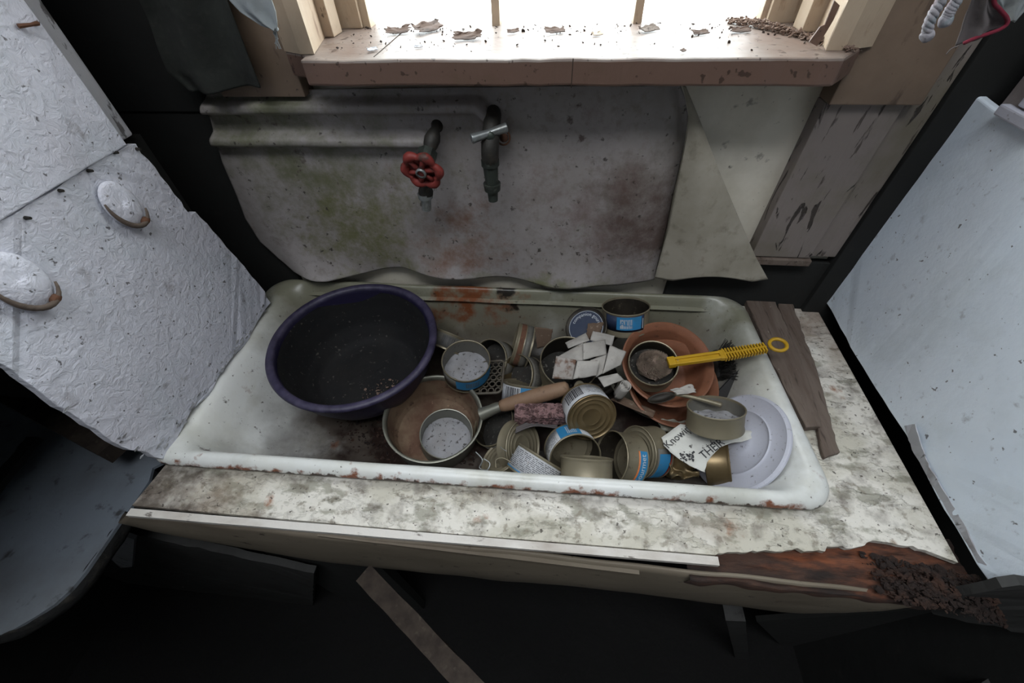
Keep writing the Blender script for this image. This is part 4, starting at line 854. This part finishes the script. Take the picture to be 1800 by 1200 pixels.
for i in range(3200):
    a = rr.random() * 2 * pi; r = .029 * rr.random() ** .5; z = .016 * math.sqrt(max(0, 1 - (r / .030) ** 2))
    c = hc + V3((r * math.cos(a), r * math.sin(a) * .92, z - .001)); sw = 2.5 * mnoise.noise(c * 30) + 1.2
    d = V3((math.cos(a * 1 + sw) * .8, math.sin(a + sw) * .8, .25 + .5 * rr.random())).normalized() * (.004 + .007 * rr.random())
    s = d.cross(V3((0, 0, 1))).normalized() * .00042; m_ = c + d * .5 + V3((0, 0, .0012))
    A = [bm.verts.new(c - s), bm.verts.new(c + s), bm.verts.new(m_ + s * .8), bm.verts.new(m_ - s * .8), bm.verts.new(c + d)]
    bm.faces.new((A[0], A[1], A[2], A[3])); bm.faces.new((A[3], A[2], A[4]))
h = obj('matted_bristles', bm, M['scour'], br); h['kind'] = 'stuff'
# small scrubbing brush behind the bowl
sb = empty('scrubbing_brush', at_z(1270, 640, -.05), 'dark grey scrubbing brush head wedged right of the terracotta bowl', 'brush')
bm = bmesh.new(); box(bm, (-.012, -.028, -.012), (.012, .028, .0), .004); obj('brush_block', bm, M['black'], sb)
bm = bmesh.new()
for i in range(500):
    c = V3((rr.uniform(-.011, .011), rr.uniform(-.026, .026), 0)); d = V3((c.x * .8 + rr.uniform(-.004, .004), c.y * .4 + rr.uniform(-.004, .004), .022 + .006 * rr.random()))
    tube(bm, [c, c + d], .0005, 3)
h = obj('bristles', bm, M['dust_dark'], sb); h['kind'] = 'stuff'; sb.rotation_euler = (.3, .5, .1)
# black strip against the right end of the basin
bm = bmesh.new(); a = at_z(1335, 622, -.012); b = at_z(1262, 700, -.075)
ax = (b - a); obox(bm, V3((0, 0, 0)), ax.normalized(), ax.cross(V3((.5, 0, 1))).normalized(), ax.cross(ax.cross(V3((.5, 0, 1)))).normalized(), ax.length / 2, .008, .003, .001)
o = tag(obj('rubber_strip', bm, M['black']), 'narrow black strip lying down the right slope of the basin', 'strip'); o.location = (a + b) / 2
# white lid
e = empty('bucket_lid', V3((.3055, .3555, -.058)), 'round white plastic lid with concentric rings leaning at the right end of the sink', 'lid', None, quat((-.80, .05, .58)))
bm = bmesh.new(); Rl = .083
lathe(bm, [(0, .002), (.020, .002), (.024, .0005), (.027, -.002), (.047, -.002), (.051, -.0005), (.053, .001), (.054, -.0005), (.056, -.001), (.076, 0), (.0785, .0012), (.0812, -.0005), (.0822, -.001), (Rl, -.002), (Rl, -.005), (.0815, -.0055), (.078, -.004), (.027, -.006), (0, -.004)], 90); obj('lid_disc', bm, M['lid'], e, True, 50)
# printed paper
pp = empty('printed_paper', at_z(1230, 790, -.06), 'torn white printed paper spotted with mould, under the olive-grey tin', 'paper')
PZ = -.038
def pz(u, v): p = at_z(u, v, PZ); p.z += .004 * mnoise.noise(V3((p.x * 25, p.y * 25, 3))); return p - pp.location
pol = [(1196, 745), (1230, 750), (1290, 752), (1326, 758), (1322, 770), (1305, 776), (1285, 779), (1265, 787), (1252, 800), (1243, 812), (1238, 830), (1215, 820), (1195, 808), (1178, 793), (1168, 782), (1163, 768)]
bm = bmesh.new(); outp = []
for (a, b), (c, d) in zip(pol, pol[1:] + pol[:1]):
    for k in range(5): outp.append((a + (c - a) * k / 5, b + (d - b) * k / 5))
rings_ = []
for f in (1, .85, .65, .45, .25):
    rings_.append([bm.verts.new(pz(1240 + (x - 1240) * f + (R_.random() - .5) * (1.2 if f == 1 else 0), 785 + (y - 785) * f)) for x, y in outp])
for A_, B__ in zip(rings_, rings_[1:]):
    for k in range(len(A_)): bm.faces.new((A_[k], A_[(k + 1) % len(A_)], B__[(k + 1) % len(A_)], B__[k]))
cv = bm.verts.new(pz(1240, 785))
for k in range(len(rings_[-1])): bm.faces.new((rings_[-1][k], rings_[-1][(k + 1) % len(rings_[-1])], cv))
ps = solid(obj('sheet', bm, M['paper'], pp, True), .0004, -1)
bm = bmesh.new()
def tline(s, u0, v0, u1, v1, size):
    o_ = at_z(u0, v0, PZ); X = (at_z(u1, v1, PZ) - o_).normalized(); Y = V3((0, 0, 1)).cross(X)
    def f(x, y):
        q = o_ + X * x + Y * y; q.z += .004 * mnoise.noise(V3((q.x * 25, q.y * 25, 3))) + .0016; return q - pp.location
    add_text(bm, s, size, f)
tline('Knowing', 1193, 766, 1218, 746, .017); tline('+ 6', 1247, 783, 1270, 766, .012); tline('THEIR', 1251, 790, 1276, 772, .017)
obj('lettering', bm, M['ink'], ps)
bm = bmesh.new(); rr = random.Random(4)
for i in range(60):
    c = pz(1195 + 25 * rr.random(), 800 + 14 * rr.random() - 6 * rr.random()); bmesh.ops.create_circle(bm, cap_ends=True, segments=7, radius=.0005 + .0013 * rr.random(), matrix=Matrix.Translation(c + V3((0, 0, .0018))))
obj('mould_spots', bm, M['ink'], ps)

# ------------------------------------------------------------------ sponge
sp = empty('sponge', at_z(951, 728, -.040), 'mauve-brown porous sponge lying below the wooden pan handle', 'sponge')
A = at_z(906, 728, -.040); B = at_z(998, 727, -.036); hl = (B - A).length / 2
bm = bmesh.new(); bmesh.ops.create_cube(bm, size=2); bmesh.ops.subdivide_edges(bm, edges=bm.edges[:], cuts=30, use_grid_fill=True)
ex = (B - A).normalized(); ey = V3((0, 0, 1)).cross(ex).normalized(); ez = ex.cross(ey)
for v in bm.verts:
    c = v.co; k = [c.x, c.y, c.z]
    p = ex * (c.x * hl) + ey * (c.y * .014) + ez * (c.z * .012); nn = ex * c.x * .3 + ey * c.y + ez * c.z
    t = mnoise.noise(p * 260) + .6 * mnoise.noise(p * 520)
    v.co = p - nn * .0022 * max(0, t) * 1.6
obj('sponge_body', bm, M['sponge'], sp)
bm = bmesh.new(); a = at_z(907, 750, -.048); b = at_z(980, 742, -.050); m_ = at_z(940, 738, -.045)
def rg(u, v): p = smooth_line([a, m_, b], 10)[int(round(u * 20))]; return p + V3((0, -.012 * v, -.004 * math.sin(v * 3))) - sp.location
grid(bm, rg, 21, 6); o = solid(obj('cloth_backing', bm, M['cloth'], sp, True), .002)

# ------------------------------------------------------------------ folded sachets, paper roll, card
fp = empty('folded_sachets', at_z(1040, 640, .0), 'fan of folded grey-white sachets heaped in the middle of the sink', 'sachets')
S = lambda x, y: (860 + x * .14444, 540 + y * .14444)
quads = [([(925, 430, .004), (1175, 310, .012), (1220, 400, .016), (960, 500, .004)], 'foil'),
         ([(1260, 290, .018), (1525, 350, .012), (1490, 470, .004), (1225, 400, .010)], 'foil'),
         ([(830, 600, .000), (1140, 425, .018), (1155, 640, .012), (1040, 655, .006)], 'foil'),
         ([(1140, 440, .026), (1412, 390, .022), (1430, 570, .012), (1145, 640, .016)], 'foil'),
         ([(815, 590, .014), (1060, 640, .014), (1020, 880, -.008), (765, 865, -.010)], 'foil_st'),
         ([(1070, 650, .020), (1350, 650, .020), (1310, 830, .006), (1020, 875, .004)], 'foil'),
         ([(1470, 460, .022), (1670, 540, .014), (1600, 700, .006), (1380, 810, .006)], 'foil'),
         ([(1230, 640, .010), (1440, 560, .010), (1380, 800, .004), (1300, 850, .0)], 'foil'),
         ([(1320, 850, -.008), (1560, 800, -.004), (1640, 880, -.012), (1400, 970, -.014)], 'foil')]
for i, (q, m_) in enumerate(quads):
    P = [at_z(*S(x, y), z - .004) - fp.location for x, y, z in q]; bm = bmesh.new()
    def qf(u, v):
        p = (P[0] * (1 - u) + P[1] * u) * (1 - v) + (P[3] * (1 - u) + P[2] * u) * v
        return p + V3((0, 0, .0025 * math.sin(pi * u) * math.sin(pi * v) + .0012 * mnoise.noise(V3((u * 3, v * 3, i)))))
    grid(bm, qf, 14, 14); solid(obj('sachet', bm, M[m_], fp, True), .0014)
pr_ = empty('paper_roll', at_z(1098, 683, -.025), 'small rolled-up scrap of paper left of the terracotta bowl', 'paper')
bm = bmesh.new(); a = at_z(1100, 676, -.012) - pr_.location; b = at_z(1086, 694, -.045) - pr_.location; ax = (b - a).normalized(); fm = frame(a, ax)
Lr = (b - a).length
def rl(u, v): t = u * 4.2 * pi; r = .0045 + .0065 * u; return fm @ V3((r * math.cos(t), r * math.sin(t), v * Lr))
grid(bm, rl, 60, 5); solid(obj('roll', bm, M['foil'], pr_, True), .0005)
def scrap(label, pts, mat, name='card_scrap', cat='card', seed=0, th=.0012, wave=.002):
    P = [at_z(*p) for p in pts]; c = sum(P, Vector()) / 4; bm = bmesh.new()
    def qf(u, v):
        p = (P[0] * (1 - u) + P[1] * u) * (1 - v) + (P[3] * (1 - u) + P[2] * u) * v
        n1 = mnoise.noise(V3((u * 3, v * 3, seed)))
        return p + V3((.002 * mnoise.noise(V3((v * 9, seed, 0))), 0, wave * n1)) - c
    grid(bm, qf, 16, 16); o = solid(obj(name, bm, M[mat], None, True), th); o.location = c; return tag(o, label, cat)
scrap('torn brown card scrap standing behind the wide open tin', [(940, 574, .010), (972, 578, .004), (966, 606, -.030), (944, 612, -.034)], 'kraft', seed=2)
scrap('brown card strip lying on the enamel plate beside the terracotta bowl', [(1072, 702, -.060), (1090, 694, -.060), (1152, 722, -.056), (1148, 734, -.058)], 'kraft', seed=3)
scrap('crumpled grey rag end hanging from the enamel plate near the torn-label tins', [(1155, 738, -.072), (1205, 738, -.068), (1200, 760, -.088), (1165, 762, -.095)], 'plate', 'rag', 'rag', seed=5, wave=.012)
scrap('small white scrap of paper on the rim of the terracotta bowl', [(1178, 684, .000), (1216, 676, .004), (1224, 690, .0), (1190, 694, -.002)], 'foil', 'paper_scrap', 'paper', seed=6, wave=.004)
scrap('pinkish torn label scrap beside the dark lettered lid', [(1034, 568, .006), (1062, 566, .004), (1054, 590, -.008), (1030, 596, -.01)], 'kraft', 'label_scrap', 'paper', seed=8, wave=.004)
scrap('crumpled brown foil between the torn-label tins and the golden tin', [(1172, 800, -.062), (1215, 812, -.066), (1228, 838, -.080), (1180, 842, -.078)], 'tin_gold', 'foil_scrap', 'foil', seed=9, wave=.016)

# soap rack with holes
rk = empty('soap_rack', at_z(870, 665, -.045), 'grimy beige plastic soap rack with round holes beside the grey dusty tin', 'soap rack')
P = [at_z(*p) - rk.location for p in ((848, 636, -.072), (887, 633, -.068), (881, 690, -.078), (830, 692, -.084))]
def bl(u, v): return (P[0] * (1 - u) + P[1] * u) * (1 - v) + (P[3] * (1 - u) + P[2] * u) * v
bm = bmesh.new()
pts = []
for cx, cy, a0 in ((.82, .14, -90), (.82, .86, 0), (.18, .86, 90), (.18, .14, 180)):
    for k in range(6): a = math.radians(a0 + 18 * k); pts.append(bl(cx + .18 * math.cos(a), cy + .14 * math.sin(a)))
tube(bm, pts, .0026, 8, True); obj('frame', bm, M['grey_plastic'], rk, True)
bm = bmesh.new(); nx, ny = 4, 5
for i in range(nx + 1):
    for j in range(ny): pass
for i in range(nx):
    for j in range(ny):
        c = bl((i + .5) / nx, (j + .5) / ny) + V3((0, 0, -.003)); r = (P[1] - P[0]).length / nx * .5
        tube(bm, [c + V3((r * math.cos(t), r * 1.1 * math.sin(t), 0)) for t in [2 * pi * k / 12 for k in range(12)]], .0016, 5, True)
obj('perforated_base', bm, M['grey_plastic'], rk, True)

# wires
def wire(label, pts, r=.0008, mat='chrome', name='wire'):
    P = [at_z(*p) for p in pts]; c = P[0].copy(); bm = bmesh.new(); tube(bm, [p - c for p in smooth_line(P, 8)], r, 6)
    o = obj(name, bm, M[mat], None, True); o.location = c; tag(o, label, 'wire'); return o
wire('thin bent wire with two loops near the sink rim right of the saucepan', [(836, 794, -.05), (848, 808, -.052), (843, 822, -.06), (856, 826, -.055), (861, 814, -.05), (850, 806, -.048)], .0012)
wire('long looped wire lying over the heap behind the sink rim', [(872, 822, -.04), (872, 808, -.038), (884, 805, -.036), (898, 812, -.036), (908, 822, -.04)], .0009, 'tin_olive')
wire('short straight bright wire right of the saucepan', [(879, 785, -.035), (884, 789, -.034), (891, 793, -.034)], .0006)
wire('thin pale wire slanting down to the sink rim beside the white-labelled tin', [(900, 797, -.036), (905, 810, -.036), (910, 824, -.036)], .0006)

# ------------------------------------------------------------------ debris
def sill_pt(r):
    y = .60 + .15 * r.random() ** .6; return (-.31 + .62 * r.random(), y, .4098)
crumbs('sill_grit', 260, sill_pt, .0004, .0022, 'dirt', None, .6, 2, 'fine dark grit scattered over the window sill', 'grit')
def corner_pt(r):
    t = r.random(); x = .22 + .10 * t; y = .745 - .145 * t ** 1.3 + .02 * r.random() - .01; return (x + .01 * r.random(), y, .410 + .008 * r.random() * (1 - abs(t - .35)))
crumbs('sill_rubble', 700, corner_pt, .0007, .0030, 'rubble', None, .7, 6, 'brown rubble heaped in the right corner of the window sill', 'rubble')
def flake(u, v, s, mat='cream', seed=0, z=.4100, label=None):
    rr = random.Random(seed); c = at_z(u, v, z); bm = bmesh.new(); A = rr.random() * 6.28
    def f(a, b):
        x = (a - .5) * s; y = (b - .5) * s * .5; r_ = 1 + .5 * mnoise.noise(V3((a * 5, b * 5, seed)))
        return V3((x * r_ * math.cos(A * .15) - y * math.sin(A * .15), x * math.sin(A * .15) + y * r_, .0012 + abs(x) ** 1.5 * 2.2 * (.4 + rr.random() * .02) + .12 * s * (1 + mnoise.noise(V3((a * 3, b * 3, seed + 9)))) * b))
    grid(bm, f, 12, 8); o = solid(obj('paint_flake', bm, M[mat], None), .0008); o.location = c
    return tag(o, label, 'paint flake', 'paint flakes on the window sill')
fl_ = [(902, 57, .016, 'flake_d', 11, 'small dark paint flake at the back of the sill, left of the upright flake'), (1050, 62, .014, 'cream', 12, 'small pale paint flake between the upright flake and the right mullion'), (1230, 60, .020, 'flake_d', 13, 'dark paint flake at the back of the sill right of the right mullion'), (1300, 56, .024, 'flake_d', 14, 'curled dark paint flake next to the rubble corner of the sill'), (1200, 92, .008, 'flake_d', 15, 'tiny dark flake near the front edge on the right of the sill'),
       (700, 58, .032, 'flake_d', 1, 'left-hand large curled brown paint flake at the back of the window sill'), (752, 54, .044, 'flake_d', 2, 'long curled dark paint flake at the back of the sill, second from the left'),
       (822, 68, .036, 'flake_d', 3, 'arched paint flake lying nearest the left mullion foot on the sill'), (975, 58, .026, 'flake_d', 4, 'upright curled paint flake in the middle of the sill'),
       (1140, 54, .026, 'oldwood', 5, 'dark brown flake beside the foot of the right mullion'), (655, 89, .013, 'weather', 6, 'small grey flake on the left part of the window sill'), (736, 84, .010, 'weather', 7, 'tiny grey flake in front of the long dark flake on the sill')]
for u, v, s, m_, sd_, lb_ in fl_: flake(u, v, s, m_, sd_, .4100, lb_)
# loose splintered strip of paint against the right window casing
bm = bmesh.new(); pts = [at_y(u, v, .612) for u, v in ((1421, 73), (1437, 80), (1452, 58), (1478, 8), (1466, 0), (1449, 42), (1440, 46))]
c = pts[0].copy(); slab(bm, [p - c for p in ragged(pts, .01, .0012, 4)], (0, .002, 0)); o = obj('paint_splinter', bm, M['sill']); o.location = c; tag(o, 'splinter of pale paint hanging off the right window casing', 'paint splinter')

# ------------------------------------------------------------------ hanging cloths
def cloth(name, outline, y0, mat, label, cat, nu=30, nv=40, fold=.006, parent=None):
    L_, R__ = outline
    c = at_y(L_[-1][0], L_[-1][1], y0)
    def f(u, v):
        l = pc(L_, v); r = pc(R__, v); p = at_y(l[0] * (1 - u) + r[0] * u, l[1] * (1 - u) + r[1] * u, y0)
        p.y += fold * math.sin(u * 9 + v * 1.3) + fold * .6 * mnoise.noise(V3((u * 4, v * 3, y0 * 9))); return p - c
    bm = bmesh.new(); grid(bm, f, nu, nv); o = solid(obj(name, bm, M[mat], None, True), .0015); o.location = c
    return tag(o, label, cat)
cloth('curtain', ([(215, -150), (240, 0), (262, 60), (290, 130), (330, 165)], [(380, -150), (402, 0), (425, 60), (450, 120), (462, 152)]), .60, 'cloth_g', 'dark green-grey curtain hanging in the back left corner', 'curtain', fold=.01)
cloth('torn_cloth', ([(350, -120), (384, -40), (402, 2), (420, 22), (455, 45), (484, 52)], [(500, -120), (468, -40), (476, 0), (484, 20), (487, 38), (487, 54)]), .545, 'cloth_b', 'pale torn cloth tip hanging left of the window', 'cloth', fold=.003)
bm = bmesh.new(); rr = random.Random(3); c = at_y(484, 52, .545)
for i in range(9):
    P_ = [at_y(481 + rr.uniform(-3, 4) + j * rr.uniform(1, 2.5), 50 + j * 9, .545) - c for j in range(4 + i % 2)]; tube(bm, P_, .0005, 4)
o = obj('frayed_threads', bm, M['cloth_b']); o.location = (0, 0, 0)
tc_ = [x for x in bpy.data.objects if x.name == 'torn_cloth'][0]; o.parent = tc_; o.location = c - tc_.location
rcl = cloth('tea_towel', ([(1725, -160), (1718, -60), (1714, 0), (1702, 30), (1695, 55), (1684, 82)], [(1850, -160), (1775, -60), (1746, 0), (1756, 14), (1769, 30), (1768, 44)]), .50, 'cloth', 'grey towel with dark red hem hanging at the top right', 'towel', fold=.003)
bm = bmesh.new(); ht = [at_y(u, v, .497) - rcl.location for u, v in ((1752, -40), (1747, 2), (1757, 16), (1769, 30), (1770, 42), (1757, 52), (1735, 60), (1712, 68), (1694, 76))]
tube(bm, smooth_line(ht, 5), .0016, 7); obj('hem', bm, M['hem'], rcl, True)
bm = bmesh.new(); tube(bm, smooth_line([at_y(u, v, .499) - rcl.location for u, v in ((1686, 80), (1672, 86), (1663, 96))], 5), .0005, 5); obj('loose_thread', bm, M['cloth'], rcl, True)
scl = cloth('white_cloth', ([(1750, -120), (1752, -40), (1757, 2), (1766, 15), (1772, 32)], [(1900, -120), (1900, -40), (1850, -30), (1812, 2), (1778, 38)]), .515, 'cloth_b', 'pale cloth hanging behind the red-hemmed towel', 'cloth', fold=.004)
for k, (pts, lb_) in enumerate((([(1668, -30), (1655, 0), (1642, 22), (1632, 45), (1630, 62)], 'longer pale yarn tassel hanging at the top right'), ([(1695, -30), (1682, 0), (1672, 15), (1667, 26), (1662, 36)], 'shorter pale yarn tassel left of the grey towel'))):
    P_ = smooth_line([at_y(u, v, .48) for u, v in pts], 8); c = P_[0].copy(); bm = bmesh.new()
    for s in range(3):
        tube(bm, [p - c + V3((.0025 * math.cos(i * .55 + s * 2.1), .0025 * math.sin(i * .55 + s * 2.1), 0)) for i, p in enumerate(P_)], .0021, 7)
    for s in range(14):
        tube(bm, [p - c + V3((.0032 * math.cos(i * .23 + s * 1.1) + rr.uniform(-.0006, .0006), .0032 * math.sin(i * .23 + s * 1.1), rr.uniform(-.001, .001))) for i, p in enumerate(P_)], .0006, 4)
    o = obj('yarn_tassel', bm, M['yarn'], None, True); o.location = c; tag(o, lb_, 'tassel', 'yarn tassels at the top right')
    bm = bmesh.new(); bmesh.ops.create_icosphere(bm, subdivisions=3, radius=.0052, matrix=Matrix.Translation(P_[-1] - c))
    for v in bm.verts: v.co += mnoise.noise_vector(v.co * 200) * .001
    obj('knot', bm, M['yarn'], o, True)

# ------------------------------------------------------------------ below and left of the counter
tb = empty('enamel_table', at_z(60, 950, -.16), 'grey-blue enamel table top with crusty black edge, lower left', 'table')
TZ = -.13
edge = [(268, 822), (262, 845), (238, 880), (212, 915), (180, 962), (150, 1005), (125, 1035), (95, 1062), (60, 1085), (25, 1105), (0, 1116), (-120, 1140)]
ol = [at_z(u, v, TZ) for u, v in edge] + [at_z(-600, 1100, TZ), V3((-1.28, .5, TZ)), V3((-.62, .60, TZ)), V3((-.60, .34, TZ))]
base = [p - tb.location for p in ol]
bm = bmesh.new(); slab(bm, base, (0, 0, -.006)); obj('table_top', bm, M['enamel_top'], tb)
bm = bmesh.new(); ep = [at_z(u, v, TZ - .006) - tb.location for u, v in edge]
def ed(u, v):
    x = u * (len(ep) - 1); i = min(int(x), len(ep) - 2); p = ep[i].lerp(ep[i + 1], x - i); return p + V3((.004 * math.sin(v * pi), -.003 * math.sin(v * pi), .0045 - .030 * v)) + mnoise.noise_vector(p * 60 + V3((0, 0, v * 3))) * .0018
grid(bm, ed, 80, 8); solid(obj('edge', bm, M['blackedge'], tb, True), .006, 0)
for lx, ly in ((-.72, .22), (-1.15, .45)):
    bm = bmesh.new(); tube(bm, [V3((lx, ly, TZ - .006)) - tb.location, V3((lx, ly, -.95)) - tb.location], [.022, .016], 12); obj('leg', bm, M['under'], tb, True)
def beam(name, a, b, wd, th, mat, label, cat, up=(0, 0, 1), bev=.002, jag=0):
    a = Vector(a); b = Vector(b); ex = (b - a).normalized(); ey = Vector(up).cross(ex).normalized(); ez = ex.cross(ey); c = (a + b) / 2
    bm = bmesh.new(); m = Matrix((ex, ey, ez)).transposed().to_4x4(); n = 24
    def f(u, v):
        k = int(round(v * 4)) % 4; y, z = [(-wd, -th), (wd, -th), (wd, th), (-wd, th)][k]
        return m @ (Vector(((u - .5) * (b - a).length, y / 2, z / 2)) + mnoise.noise_vector(V3((u * 8, k, 1))) * .0012)
    grid(bm, f, n, 5); bmesh.ops.remove_doubles(bm, verts=bm.verts, dist=1e-6); bmesh.ops.holes_fill(bm, edges=[e for e in bm.edges if e.is_boundary])
    o = obj(name, bm, M[mat]); o.location = c; return tag(o, label, cat)
beam('wooden_rail', at_z(-60, 650, -.055), at_z(206, 788, -.055), .040, .030, 'dimwood', 'worn wooden rail with a broken end under the left cupboard', 'wooden rail')
beam('wooden_batten', at_z(640, 1008, -.22), at_z(855, 1235, -.22), .030, .012, 'dimwood', 'narrow wooden batten slanting across the dark space below the sink', 'wooden batten')
beam('wooden_post', at_y(1290, 1075, .19), at_y(1306, 1170, .19), .035, .03, 'under', 'faint upright wooden post below the right part of the counter', 'wooden post', up=(0, 1, 0))
beam('curved_bar', at_z(-20, 870, -.10), at_z(62, 770, -.10), .022, .012, 'under', 'dim grey bar in the gap under the wooden rail', 'bar')
# low cupboard front set back under the apron
lp = empty('lower_cupboard', (-.45, .17, -.5), 'dark low cupboard set back below the left part of the counter', 'cupboard')
bm = bmesh.new(); pts = [at_y(u, v, .175) for u, v in ((196, 930), (330, 960), (552, 1008), (548, 1108), (330, 1062), (150, 1025))]
slab(bm, [p - lp.location for p in ragged(pts, .02, .0015, 3)], (0, .015, 0)); obj('front_board', bm, M['under'], lp)
bm = bmesh.new(); pts = [at_y(u, v, .166) for u, v in ((184, 972), (207, 938), (236, 948), (232, 996), (212, 998))]
slab(bm, [p - lp.location for p in pts], (0, .008, 0)); obj('corner_block', bm, M['weather'], lp)
bm = bmesh.new(); a = at_y(150, 1020, .16) - lp.location; b = at_y(545, 1100, .16) - lp.location
strip(bm, a, b, .02, .022); obj('lower_rail', bm, M['under'], lp)
bm = bmesh.new(); box(bm, V3((-.60, .20, -.93)) - lp.location, V3((-.34, .22, -.28)) - lp.location); obj('back_board', bm, M['dark'], lp)
# board leaning below the right part of the counter
bm = bmesh.new(); pts = [at_y(u, v, .22) for u, v in ((1330, 1092), (1640, 1070), (1850, 1100), (1780, 1180), (1420, 1180))]
c = pts[0].copy(); slab(bm, [p - c for p in pts], (0, .012, 0)); o = obj('dark_board', bm, M['dark']); o.location = c; tag(o, 'dark board standing below the right part of the counter', 'board')
bm = bmesh.new(); pts = [at_y(u, v, .150) for u, v in ((1630, 1062), (1640, 1080), (1700, 1092), (1780, 1108), (1900, 1130), (1900, 1040), (1760, 1030), (1690, 1050))]
c = pts[0].copy(); slab(bm, [p - c for p in ragged(pts, .015, .002, 8)], (0, .01, 0)); o = obj('broken_panel', bm, M['under']); o.location = c; tag(o, 'broken grey panel end under the foot of the right cupboard', 'panel')
bm = bmesh.new(); pts = [at_z(u, v, -.35) for u, v in ((1700, 1215), (1760, 1178), (1830, 1150), (1900, 1180), (1900, 1260))]
c = pts[0].copy(); slab(bm, [p - c for p in pts], (0, 0, -.02)); o = obj('stool_seat', bm, M['under']); o.location = c; tag(o, 'grey corner of a low surface at the bottom right', 'surface')

for o_ in bpy.data.objects:
    if o_.parent is None and o_.type == 'EMPTY' and 'kind' not in o_ and 'label' not in o_: print('unlabelled', o_.name)
